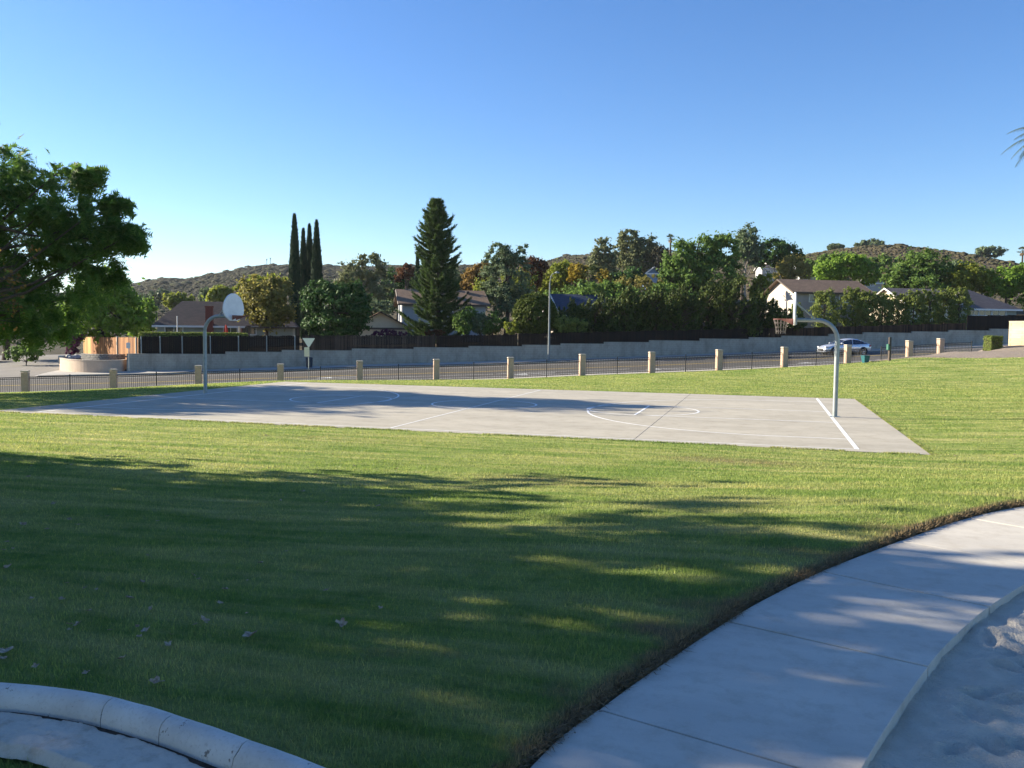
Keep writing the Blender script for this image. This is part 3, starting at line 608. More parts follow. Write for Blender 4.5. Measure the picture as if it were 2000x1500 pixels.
# sand
us = np.arange(0, AL[-1]-2, 0.034); us = us[(us > 4.0) & (us < 18)]; ds = np.arange(-0.03, 3.0, 0.032)
base = at_len(PRr, us); nn = at_len(PN, us); Xs = base[:, 0][None]+nn[:, 0][None]*ds[:, None]; Ys = base[:, 1][None]+nn[:, 1][None]*ds[:, None]
Zs = ZP-0.062+0.022*vnoise(Xs, Ys, 11, 3, 1.2)+0.020*vnoise(Xs, Ys, 12, 4, 4.5)+0.010*vnoise(Xs, Ys, 13, 3, 13)
r2 = np.random.default_rng(3)
for _ in range(420):
    i = r2.integers(0, len(us)); cx, cy = base[i]+nn[i]*r2.uniform(0.12, 3.5); a = r2.uniform(0, 3.14); L_, W_ = r2.uniform(.06, .13), r2.uniform(.035, .06)
    dx, dy = Xs-cx, Ys-cy; p = (dx*math.cos(a)+dy*math.sin(a))/L_; q = (-dx*math.sin(a)+dy*math.cos(a))/W_; rr = p*p+q*q
    Zs += np.where(rr < 8, -0.036*np.exp(-rr*1.1)+0.017*np.exp(-(np.sqrt(rr)-1.6)**2*3), 0)
Zs = np.minimum(Zs, ZP-0.02)
tag(gridmesh('sand', Xs, Ys, Zs, 'sand'), kind='structure')
# white painted curb
root = thing('painted_curb', (CBL[0][0], CBL[0][1], ZC), 'white painted rounded concrete curb, cracked, bordering the lawn', 'curb')
ca = arclen(CBL); pos_ = np.r_[0, sorted(ca[((CBL-atz(u, v, ZC+.06)[:2])**2).sum(1).argmin()] for u, v in ((215, 1366), (330, 1400), (478, 1450))), ca[-1]]
r3_ = np.random.default_rng(8)
for a, b in zip(pos_[:-1], pos_[1:]):
    q = np.linspace(a+.0025, b-.0025, max(10, int((b-a)/.06))); rings = []
    for j, L_ in enumerate(q):
        c = np.array([np.interp(L_, ca, CBL[:, 0]), np.interp(L_, ca, CBL[:, 1])]); nr = np.array([np.interp(L_, ca, CBN[:, 0]), np.interp(L_, ca, CBN[:, 1])]); wob = 1+0.05*vnoise(L_*3, 1.0, 2)
        ring = [c-nr*.085+np.array([0, 0])]*0
        pr = [(-.066, -.12), (-.066, .005), (-.058, .03), (-.04, .05), (-.012, .06), (.018, .057), (.042, .042), (.06, .016), (.068, -.02), (.066, -.12)]
        tv_ = np.array([-nr[1], nr[0]]); ek = 1.0 if j in (0, len(q)-1) else 0.0; cutL = L_-(a if j < 2 else b)*0; endp = a if j == 0 else b
        rings.append([(c[0]+nr[0]*p*wob+tv_[0]*ek*.022*float(vnoise(endp*9, p*30, 6)), c[1]+nr[1]*p*wob+tv_[1]*ek*.022*float(vnoise(endp*9, p*30, 6)), ZC+z*wob+0.004*float(vnoise(L_*5, p*20, 4))) for p, z in pr])
    smooth_by_angle(MB().loft(rings).build('curb_segment', 'curb_paint', root), 0.9)
# rough concrete apron below the curb, and the strip of earth and grass at its foot
q = np.linspace(0, ca[-1], 260); c = np.stack([np.interp(q, ca, CBL[:, 0]), np.interp(q, ca, CBL[:, 1])], 1); nr = np.stack([np.interp(q, ca, CBN[:, 0]), np.interp(q, ca, CBN[:, 1])], 1)
dd = np.r_[np.linspace(.05, .105, 6), np.linspace(.12, .40, 44)]
edge = 0.40+0.02*vnoise(q*4, 0*q, 21)
Xa = c[:, 0][None]+nr[:, 0][None]*dd[:, None]*edge[None]/.40; Ya = c[:, 1][None]+nr[:, 1][None]*dd[:, None]*edge[None]/.40
crk = np.clip((0.105+0.022*vnoise(Xa*6, Ya*6, 4)-dd[:, None])/.012, 0, 1)
Za = ZC-0.03-0.07*crk+0.007*vnoise(Xa, Ya, 8, 4, 9)+.003*vnoise(Xa, Ya, 18, 3, 45)-np.clip(dd[:, None]-.36, 0, 1)*1.2
tag(gridmesh('concrete_apron', Xa, Ya, Za, 'rough_concrete'), kind='structure')
m = MB(); gq = [(c[k]+nr[k]*.058, c[k]+nr[k]*(.108+.02*float(vnoise(q[k]*7, 0.5, 33)))) for k in range(len(q))]; m.add([(*a, ZC-.048) for a, _ in gq]+[(*b, ZC-.046) for _, b in gq], [(k, k+1, len(q)+k+1, len(q)+k) for k in range(len(q)-1)]); tag(m.build('soil_strip', 'soil'), kind='structure')
n = 9000; i = rng.integers(0, 259, n); o_ = rng.uniform(.40, 0.95, n); pp = c[i]+nr[i]*o_[:, None]+rng.normal(0, .02, (n, 2))
tag(blades('grass', pp[:, 0], pp[:, 1], np.full(n, ZC-.10), rng.uniform(.02, .05, n), np.full(n, .005), np.full(n, .12)), 'strip of grass at the foot of the rough concrete apron', 'grass', kind='stuff')

# fallen leaves
def leaf_mesh(seed):
    r = random.Random(seed); pts = []; n = 12
    for k in range(n):
        a = 2*math.pi*k/n; rad = (0.055 if k % 3 else 0.03)*r.uniform(.75, 1.15); pts.append((rad*math.cos(a)*1.25, rad*math.sin(a), 0.012+0.35*abs(rad*math.sin(a))+r.uniform(0, .012)))
    V = [(0, 0, 0.008)]+pts; me = bpy.data.meshes.new('fallen_leaf'); me.from_pydata(V, [], [(0, 1+k, 1+(k+1) % n) for k in range(n)]); me.update(); me.materials.append(MATS['dead_leaf']); return me
LM = [leaf_mesh(k) for k in range(5)]
spots = [(590, 965, 1.5), (490, 1252, 1.6), (668, 1226, 1.0), (398, 1220, .9), (305, 1343, 1.0), (640, 1160, .9), (308, 1023, .9), (152, 1030, .8), (55, 935, 1), (510, 1106, .9), (45, 1030, 1), (105, 988, 1), (15, 1283, 1.4), (15, 1115, 1.1), (252, 1176, .9), (285, 1240, .8)]
rl = np.random.default_rng(21)
for _ in range(46): spots.append((rl.uniform(0, 900)*rl.uniform(.2, 1), rl.uniform(900, 1330), rl.uniform(.4, .8)))
for _ in range(14): spots.append((rl.uniform(0, 2000), rl.uniform(820, 960), rl.uniform(.6, 1.0)))
for k, (u, v, sc_) in enumerate(spots):
    q = atz(u, v, .5)
    for _ in range(5): q = atz(u, v, float(lawn_raw(np.array([q[0]]), np.array([q[1]]))[0][0]))
    if abs(q[0]) < SLX and SLY0 < q[1] < SLY1: continue
    if float(curb_dist(np.array([q[0]]), np.array([q[1]]))[0]) > -0.12: continue
    if float(path_dist(np.array([q[0]]), np.array([q[1]]))[0]) > -0.1: continue
    o = link('fallen_leaf', LM[k % 5], None, (q[0], q[1], q[2]+.022)); o.rotation_euler = (rl.normal(0, .25), rl.normal(0, .25), rl.uniform(0, 6.28)); o.scale = (sc_*.62,)*3
    tag(o, 'small dry brown fallen leaf lying on the lawn', 'leaf', 'fallen leaves on the lawn')

# ------------------------------------------------------------------ road, kerbs, pavements
def stsheet(name, s0, s1, t0, t1, dz, mat, ds=2.5, zf=road_z, parent=None, nt_=2, kind='structure'):
    ss = np.r_[np.arange(s0, s1, ds), s1]; tt = np.linspace(t0, t1, nt_); S, T = np.meshgrid(ss, tt); o = gridmesh(name, P0[0]+DV[0]*S+NV[0]*T, P0[1]+DV[1]*S+NV[1]*T, zf(S, T)+dz, mat, parent=parent)
    if parent is None: tag(o, kind=kind)
    return o
def stbar(name, s0, s1, t0, t1, d0, d1, mat, parent=None, ds=2.5):
    ss = np.r_[np.arange(s0, s1, ds), s1]; m = MB()
    m.loft([[(*st(s, t), float(road_z(s, t))+dz) for t, dz in ((t0, d0), (t0, d1), (t1, d1), (t1, d0))] for s in ss]); o = m.build(name, mat, parent)
    if parent is None: tag(o, kind='structure')
    return o
SL, SR = -55, 150
road = stsheet('road', SL, SR, 1.75, 14.35, 0.0, 'asphalt', nt_=6)
stbar('pavement', SL, SR, 0.28, 1.75, -.3, .11, 'walk_concrete'); stbar('kerb', SL, SR, 1.75, 1.92, -.3, .115, 'walk_concrete')
stbar('pavement', S_CORNER-6, SR, 14.55, 16.95, -.3, .12, 'walk_concrete'); stbar('kerb', S_CORNER-4, SR, 14.35, 14.55, -.3, .125, 'walk_concrete')
for tq in (7.9, 8.15): stsheet('centre_line', SL, SR, tq, tq+.11, .006, 'road_yellow', parent=road)
stsheet('lane_line', SL, SR, 3.4, 3.52, .006, 'road_white', parent=road); stsheet('lane_line', SL, SR, 12.3, 12.42, .006, 'road_white', parent=road)
stsheet('lane_line', S_CORNER+4, 42, 5.6, 5.72, .006, 'road_white', parent=road)
def arrow(s, t, sg=1):
    zz = lambda a, b: (*st(a, b), float(road_z(a, b))+.007)
    m = MB(); m.add([zz(s, t-.09), zz(s+sg*2.2, t-.09), zz(s+sg*2.2, t+.09), zz(s, t+.09)], [(0, 1, 2, 3)]); m.add([zz(s+sg*2.2, t-.45), zz(s+sg*3.4, t), zz(s+sg*2.2, t+.45)], [(0, 1, 2)])
    m.build('lane_arrow', 'road_white', road)
for u, t in ((560, 4.6), (705, 6.8), (1085, 4.6), (1340, 4.6), (1630, 4.6)): arrow(hit(u, t), t, -1)
# side street on the left
m = MB(); sc0, sc1 = -48, S_CORNER-6.2
ss = np.linspace(sc0, sc1, 20); tt = np.linspace(14.3, 60, 24); S, T = np.meshgrid(ss, tt)
zf = lambda S, T: road_z(S, np.minimum(T, 17))+np.clip(T-17, 0, 60)*0.012
Xq, Yq = P0[0]+DV[0]*S+NV[0]*T, P0[1]+DV[1]*S+NV[1]*T
tag(gridmesh('side_street', Xq, Yq, zf(S, T)+.004, 'side_asphalt'), kind='structure')
S, T = np.meshgrid(np.linspace(sc1, S_CORNER-.3, 6), np.linspace(14.3, 44, 16))
tag(gridmesh('corner_pavement', P0[0]+DV[0]*S+NV[0]*T, P0[1]+DV[1]*S+NV[1]*T, zf(S, T)+.10, 'walk_concrete'), kind='structure')
# gravel bank at the fence end
uu = np.linspace(0, 1, 40); ww = np.linspace(0, 1, 14)
lo = np.array([P(u, v, d)[:2] for u, v, d in ((1700, 707, 62.3), (1776, 699.5, 62.2), (1880, 698.5, 61), (2000, 697, 59), (2250, 692, 55))]); hi = np.array([P(u, v, d)[:2] for u, v, d in ((1704, 706, 62.8), (1800, 694, 65), (1880, 685, 68.5), (1960, 680, 70.5), (2250, 670, 74))])
lo = np.stack([np.interp(uu, np.linspace(0, 1, 5), lo[:, i]) for i in (0, 1)], 1); hi = np.stack([np.interp(uu, np.linspace(0, 1, 5), hi[:, i]) for i in (0, 1)], 1)
Xb = lo[:, 0][None]*(1-ww[:, None])+hi[:, 0][None]*ww[:, None]; Yb = lo[:, 1][None]*(1-ww[:, None])+hi[:, 1][None]*ww[:, None]
Zb = lawn_raw(Xb, Yb)[0]; Zb = Zb+.05+.05*vnoise(Xb, Yb, 31, 3, 1.5)-np.where((ww[:, None] == 1) | (ww[:, None] == 0), .25, 0)
tag(gridmesh('gravel_bank', Xb, Yb, Zb, 'gravel'), kind='structure')

# ------------------------------------------------------------------ retaining wall
wall = thing('retaining_wall', (*st(S_CORNER, WT), float(wall_z(S_CORNER))), 'long stepped grey concrete block retaining wall along the road', 'wall')
for a, b, zt in SECT:
    zb = float(min(wall_z(a), wall_z(b)))-.3; c = st((a+b)/2, WT+.1)
    w = MB().box((c[0], c[1], (zb+zt-.05)/2), (b-a-.012, .2, zt-.05-zb), DV).build('wall_section', 'block_wall', wall)
    MB().box((c[0], c[1], zt-.025), (b-a-.012, .23, .05), DV, .008).build('coping', 'block_wall', w)
SW = SECT
# ------------------------------------------------------------------ iron fence with block pillars
fz = lambda s: float(fence_z(s))
fence = thing('park_fence', (*st(-STEP, 0), fz(-STEP)), 'long black iron picket fence with tan block pillars along the park edge', 'fence')
pil = {}
for k in list(range(-1, 13))+[12.52]:
    s = k*STEP; z = fz(s); c = st(s, 0); m = MB(); hrow = .2; nrow = 7; zb = z-.12
    for r in range(nrow+1): m.box((c[0], c[1], zb+(r+.5)*.195), (.40, .40, .187), DV, .008)
    m.box((c[0], c[1], zb+.78), (.375, .375, 1.5), DV)
    key = 'pillar'
    if key in pil:
        o = pil[key].copy(); COL.objects.link(o); o.parent = fence; o.location = tuple(np.array([c[0], c[1], z])-WLOC[fence.name]); cp = pil['cap'].copy(); COL.objects.link(cp); cp.parent = o; cp.location = (0, 0, 0)
    else:
        m.v = [tuple(np.array(p)-np.array([c[0], c[1], z])+WLOC[fence.name]) for p in m.v]
        o = m.build('pillar', 'block_tan', fence); o.location = tuple(np.array([c[0], c[1], z])-WLOC[fence.name])
        mc = MB().box((0, 0, 1.51), (.44, .44, .09), DV, .025); mc.v = [tuple(np.array(p)+WLOC[fence.name]) for p in mc.v]
        cp = mc.build('cap', 'block_cap', o); pil['pillar'], pil['cap'] = o, cp
def panel(s0, s1):
    m = MB()
    def at(s, h, t=0): q = st(s, t); return (q[0], q[1], fz(s)+h)
    for h in (.14, 1.02, 1.14): m.tube([at(s0, h), at((s0+s1)/2, h), at(s1, h)], .02, 4)
    nb = int((s1-s0)/.125)
    for k in range(1, nb): s = s0+(s1-s0)*k/nb; m.tube([at(s, .08), at(s, 1.15)], .016, 4)
    o = m.build('iron_panel', 'black_iron', fence)
def post(s):
    q = st(s, 0); m = MB().box((q[0], q[1], fz(s)+.58), (.055, .055, 1.32), DV, .004); m.box((q[0], q[1], fz(s)+1.25), (.07, .07, .03), DV, .01); m.build('post', 'black_iron', fence)
for k in range(-1, 11):
    a, b = k*STEP+.2, (k+1)*STEP-.2; mid = (a+b)/2; post(mid); panel(a, mid-.03); panel(mid+.03, b)
s90, s20, s97 = hit(1690, 0), hit(1721, 0), hit(1897, 0)
post(s90); panel(11*STEP+.2, s90-.03); post(s20); panel(s20+.03, 12*STEP-.2); panel(12*STEP+.2, 12.52*STEP-.2); panel(12.52*STEP+.2, s97-.03); post(s97)

# ------------------------------------------------------------------ wooden fences on the wall
def wood_fence(label, u0, u1, vt0, vt1, t, mat, bw=.145, posts=(), seed=1, postmat='galv_metal', group=None, z0f=None, ragged=.03, front_posts=True):
    s0, s1 = hit(u0, t), hit(u1, t); q0, q1 = st(s0, t), st(s1, t); zt0, zt1 = zat(u0, vt0, q0), zat(u1, vt1, q1)
    zbf = z0f or (lambda s: float(wall_top(s))-.35)
    r = random.Random(seed); root = thing('wooden_fence', (q0[0], q0[1], zbf(s0)), label, 'fence', group)
    n = int((s1-s0)/bw); m = MB()
    for k in range(n):
        s = s0+(k+.5)*(s1-s0)/n; zt = zt0+(zt1-zt0)*k/n; zt = zt0+(zt1-zt0)*(int(k/16)*16)/n+r.uniform(-ragged, ragged); zb = zbf(s); c = st(s, t+r.uniform(-.006, .006))
        m.box((c[0], c[1], (zt+zb)/2), ((s1-s0)/n-.008, .02, zt-zb), DV)
    tag(m.build('boards', mat, root), kind='stuff')
    m = MB()
    for fr in (.2, .85):
        a = np.array([*st(s0, t+.05), zbf(s0)+(zt0-zbf(s0))*fr]); b = np.array([*st(s1, t+.05), zbf(s1)+(zt1-zbf(s1))*fr]); m.tube([a, b], .04, 4)
    m.build('rail', mat, root)
    for u in posts:
        s = hit(u, t-.06); c = st(s, t-.06); zt = zt0+(zt1-zt0)*(s-s0)/(s1-s0); zb = zbf(s)
        o = MB().tube([(c[0], c[1], zb), (c[0], c[1], zt-.02), (c[0], c[1], zt)], [.045, .045, .02], 8).build('post', postmat, root)
    return root
TF = WT+.45
wood_fence('dark stained board fence with pale steel posts on the wall below the hedge', 272, 585, 657, 655, TF, 'fence_dark', posts=(276, 313, 356, 411, 466, 521, 576), seed=2)
wood_fence('weathered brown board fence between the round shrub tree and the conifer', 590, 850, 655, 655, TF, 'fence_grey', seed=3, ragged=.07)
wood_fence('low dark board fence in front of the two-storey house with the conifer', 852, 1010, 655, 652, TF, 'fence_dark', seed=4, ragged=.04)
wood_fence('black board fence under the row of twisted junipers', 1012, 1500, 651, 640, TF, 'fence_dark', seed=5)
wood_fence('reddish brown board fence under the tall green hedge', 1502, 1884, 641, 630, TF, 'fence_brown', seed=6, ragged=.02)
wood_fence('tall black board fence beside the tan block wall', 1886, 2120, 616, 613, TF, 'fence_dark', seed=7, ragged=.01)
# cedar fence turning up the side street, lit by the sun
A_ = st(hit(270, TF), TF); B_ = P(163, 690, 86)[:2]; e_ = (B_-A_)/np.linalg.norm(B_-A_); LEN = np.linalg.norm(B_-A_)
rt = thing('wooden_fence', (*A_, -.2), 'sunlit orange cedar board fence turning the corner above the planter', 'fence'); r = random.Random(4); m = MB(); m2 = MB(); nb = int(LEN/.15)
zt_ = zat(270, 659, A_); ztB = zat(163, 658, B_)
for k in range(nb):
    fr = (k+.5)/nb; c = A_+e_*LEN*fr; zt = zt_+(ztB-zt_)*fr+r.uniform(-.04, .02); zb = -.75; (m2 if fr > .84 else m).box((c[0], c[1], (zt+zb)/2), (LEN/nb-.012, .02+r.uniform(0, .012), zt-zb), e_)
tag(m.build('boards', 'fence_cedar', rt), kind='stuff'); tag(m2.build('gate_boards', 'fence_fresh', rt), 'pale new gate boards at the end of the cedar fence', kind='stuff')
for fr in (.33, .02): c = A_+e_*LEN*fr; o = np.array([-e_[1], e_[0]]); o = o if o@(CAM[:2]-c) > 0 else -o; c = c+o*.06; MB().box((c[0], c[1], (zt_-.75)/2), (.1, .08, zt_+.75), e_).build('post', 'galv_metal', rt)
# planter at the corner
pt = thing('corner_planter', (*st(hit(180, WT-.4), WT-.4), float(wall_z(0))), 'low curved beige stucco planter wall at the street corner', 'planter')
pw = [P(u, 715, d)[:2] for u, d in ((248, 73.0), (230, 71.4), (200, 70.6), (165, 70.8), (138, 72.0), (122, 74.2), (119, 77.0), (122, 80))]; pwc = catmull(pw, 5)
zt = zat(180, 703, pwc[14]); zb = float(wall_z(-2))-.6; rings = []
g_ = np.gradient(pwc, axis=0); g_ /= np.linalg.norm(g_, axis=1)[:, None]; gn = np.stack([-g_[:, 1], g_[:, 0]], 1)
m = MB(); m.loft([[(*(p-n_*.1), zb), (*(p-n_*.1), zt-.06), (*(p+n_*.1), zt-.06), (*(p+n_*.1), zb)] for p, n_ in zip(pwc, gn)]); m.build('wall', 'planter_wall', pt)
m = MB(); m.loft([[(*(p-n_*.13), zt-.06), (*(p-n_*.13), zt), (*(p+n_*.13), zt), (*(p+n_*.13), zt-.06)] for p, n_ in zip(pwc, gn)]); m.build('coping', 'block_cap', pt)
poly = [tuple(p) for p in pwc]; MB().prism(poly+[tuple(P(250, 715, 79)[:2])], zb, zt-.22).build('soil_bed', 'soil', pt)
pw2 = catmull([P(u, 712, d)[:2] for u, d in ((247, 74.6), (225, 73.6), (195, 73.4), (160, 75.0))], 12); g2 = np.gradient(pw2, axis=0); L2 = arclen(pw2); r = random.Random(2)
bw_root = thing('block_garden_wall', (*pw2[0], zt-.3), 'low grey split-block garden wall inside the corner planter', 'wall')
blk = None
for row in range(4):
    nbk = int(L2[-1]/.36)
    for k in range(nbk):
        q = (k+.5+(row % 2)*.5)*.36
        if q > L2[-1]-.1: continue
        c = np.array([np.interp(q, L2, pw2[:, 0]), np.interp(q, L2, pw2[:, 1])]); tt_ = np.array([np.interp(q, L2, g2[:, 0]), np.interp(q, L2, g2[:, 1])]); z = zt-.22+.155*(row+.5)
        if blk is None:
            mm = MB().box((0, 0, 0), (.345, .22, .145), (1, 0), .018); mm.v = [tuple(np.array(p)+WLOC[bw_root.name]) for p in mm.v]; o = mm.build('block', 'paver_grey', bw_root); blk = o
        else: o = blk.copy(); COL.objects.link(o); o.parent = bw_root
        o.location = tuple(np.array([c[0]+r.uniform(-.01, .01), c[1]+r.uniform(-.01, .01), z])-WLOC[bw_root.name]); o.rotation_euler = (0, 0, math.atan2(tt_[1], tt_[0]))
def rock(c, rad, label, seed):
    import bmesh
    b = bmesh.new(); bmesh.ops.create_icosphere(b, subdivisions=2, radius=1); rr = random.Random(seed)
    for v in b.verts:
        k = 1+.25*math.sin(v.co.x*3+seed)+.15*math.sin(v.co.y*5+seed*2)+rr.uniform(-.06, .06); v.co = Vector((v.co.x*rad*k*1.2, v.co.y*rad*k, v.co.z*rad*k*.75))
    me = bpy.data.meshes.new('boulder'); b.to_mesh(me); b.free(); me.materials.append(MATS['rock_pale']); return tag(link('boulder', me, None, c), label, 'rock', 'boulders in the corner planter')
for k, (u, v, d, rad) in enumerate(((133, 699, 77, .35), (140, 701, 75.5, .28), (150, 699, 78, .4))): q = P(u, v, d); rock((q[0], q[1], q[2]), rad, 'pale boulder in the corner planter beside the cedar fence', k+1)
q = P(121, 700, 75.5); tag(MB().box((q[0], q[1], q[2]-.1), (.5, .4, .7), DV, .03).build('utility_pedestal', 'galv_metal', None, (q[0], q[1], q[2]-.45)), 'small grey utility pedestal at the end of the corner planter', 'utility box')

# tan block wall, trimmed shrub, bin, waste station
q0 = P(1969, 677, 69.0); q1 = P(2160, 670, 62); zt = zat(1969, 627, q0[:2]); e_ = (q1-q0)[:2]; ln = np.linalg.norm(e_); e_ /= ln; c = (q0+q1)[:2]/2
tw = thing('block_wall', (q0[0], q0[1], q0[2]-.2), 'sunlit tan block wall end standing above the gravel bank', 'wall'); tk = 1.9
nn_ = np.array([-e_[1], e_[0]])
MB().prism([q0[:2], q0[:2]+e_*ln, q0[:2]+e_*ln+nn_*.25, q0[:2]+nn_*.25], q0[2]-.6, zt-.06).build('wall', 'tan_wall', tw); MB().prism([q0[:2]-e_*.02-nn_*.02, q0[:2]+e_*ln-nn_*.02, q0[:2]+e_*ln+nn_*.27, q0[:2]-e_*.02+nn_*.27], zt-.06, zt).build('coping', 'block_cap', tw)
q = P(1690, 707, 61.8); root = thing('litter_bin', (q[0], q[1], q[2]), 'small square teal litter bin at the gap in the iron fence', 'bin')
m = MB(); m.loft([[(q[0]+i*w*DV[0]-j*w*DV[1], q[1]+i*w*DV[1]+j*w*DV[0], q[2]+z) for i, j in ((-1, -1), (1, -1), (1, 1), (-1, 1))] for z, w in ((-.05, .16), (.03, .17), (.42, .22))]); m.build('body', 'bin_teal', root); MB().box((q[0], q[1], q[2]+.44), (.48, .48, .05), DV, .01).build('lid', 'bin_teal', root)
q = P(1737, 704, 61.5); root = thing('waste_bag_station', (q[0], q[1], q[2]), 'brown wooden post with a green dispenser box beside the teal bin', 'post')
MB().box((q[0], q[1], q[2]+.80), (.14, .14, 1.7), DV, .012).build('post', 'trim_brown', root); MB().box((q[0]-.11, q[1]-.02, q[2]+.95), (.14, .22, .42), DV, .02).build('dispenser', 'sign_green', root); MB().box((q[0]+.0, q[1]-.085, q[2]+1.35), (.13, .03, .6), DV, .004).build('sign_panel', 'black_iron', root)
# signs
def sign_post(label, u, vb, vt, t, extra):
    s = hit(u, t); c = st(s, t); zb = float(road_z(s, t))+.1; zt = zat(u, vt, c); root = thing('road_sign', (c[0], c[1], zb), label, 'sign'); MB().tube([(c[0], c[1], zb-.1), (c[0], c[1], zt)], .032, 8).build('pole', 'galv_metal', root); extra(root, c, zt); return root
def yield_parts(root, c, zt):
    k = zt; nrm = -NV; a = DV
    def plate(name, poly, mat, off):
        m = MB(); m.loft([[(c[0]+a[0]*x+nrm[0]*y, c[1]+a[1]*x+nrm[1]*y, k+z) for x, z in poly] for y in (off, off+.012)]); m.build(name, mat, root)
    plate('yield_plate', [(-.40, .02), (-.40, -.02), (-.05, -.58), (.05, -.58), (.40, -.02), (.40, .02)], 'sign_white', .035)
    q = np.array([c[0], c[1], k-.92])-np.array([*a, 0])*.13; MB().box(q, (.34, .10, .62), DV, .02).build('lower_sign', 'sign_cream', root)
sign_post('yield sign with a pale rectangular plate below it beside the road', 603, 740, 661, 1.1, yield_parts)
def small_sign(root, c, zt):
    q = (c[0]-.02, c[1]-.05, zt-.24); MB().box(q, (.30, .015, .46), DV, .003).build('plate', 'sign_white', root)
sign_post('small white rectangular sign on a thin post by the corner planter', 252, 730, 669, 15.2, small_sign)
s = hit(604, 15.6); c = st(s, 15.6); z = float(road_z(s, 15.6))+.12; root = thing('litter_bin', (c[0], c[1], z), 'dark navy litter bin standing against the grey retaining wall', 'bin')
smooth_by_angle(MB().tube([(c[0], c[1], z), (c[0], c[1], z+.7), (c[0], c[1], z+.75)], [.25, .29, .29], 14).build('body', 'bin_navy', root)); smooth_by_angle(MB().tube([(c[0], c[1], z+.75), (c[0], c[1], z+.85), (c[0], c[1], z+.9)], [.31, .28, .1], 14).build('lid', 'bin_navy', root))
# street lamp
s = hit(1072, 15.3); c = st(s, 15.3); z = float(road_z(s, 15.3))+.12; zt = zat(1075, 552, c); zh = zat(1088, 533, c); root = thing('street_lamp', (c[0], c[1], z), 'tall grey concrete street lamp with a curved arm beside the retaining wall', 'street lamp')
smooth_by_angle(MB().tube([(c[0], c[1], z), (c[0], c[1], (z+zt)/2), (c[0], c[1], zt)], [.11, .085, .06], 12).build('pole', 'lamp_grey', root))
hp = c+CR[:2]*0.42-NV*0.10
arm = catmull([(c[0], c[1], zt-.1), (c[0]*.85+hp[0]*.15, c[1]*.85+hp[1]*.15, zt+.45), (c[0]*.5+hp[0]*.5, c[1]*.5+hp[1]*.5, zh-.12), (hp[0], hp[1], zh)], 6); smooth_by_angle(MB().tube(arm, .035, 8).build('arm', 'lamp_grey', root))
h2 = hp+(hp-c)*.85; hd = MB().tube([(hp[0], hp[1], zh), (hp[0]*.6+h2[0]*.4, hp[1]*.6+h2[1]*.4, zh+.03), (h2[0], h2[1], zh+.01)], [.05, .11, .06], 10).build('lamp_head', 'galv_metal', root); smooth_by_angle(hd)

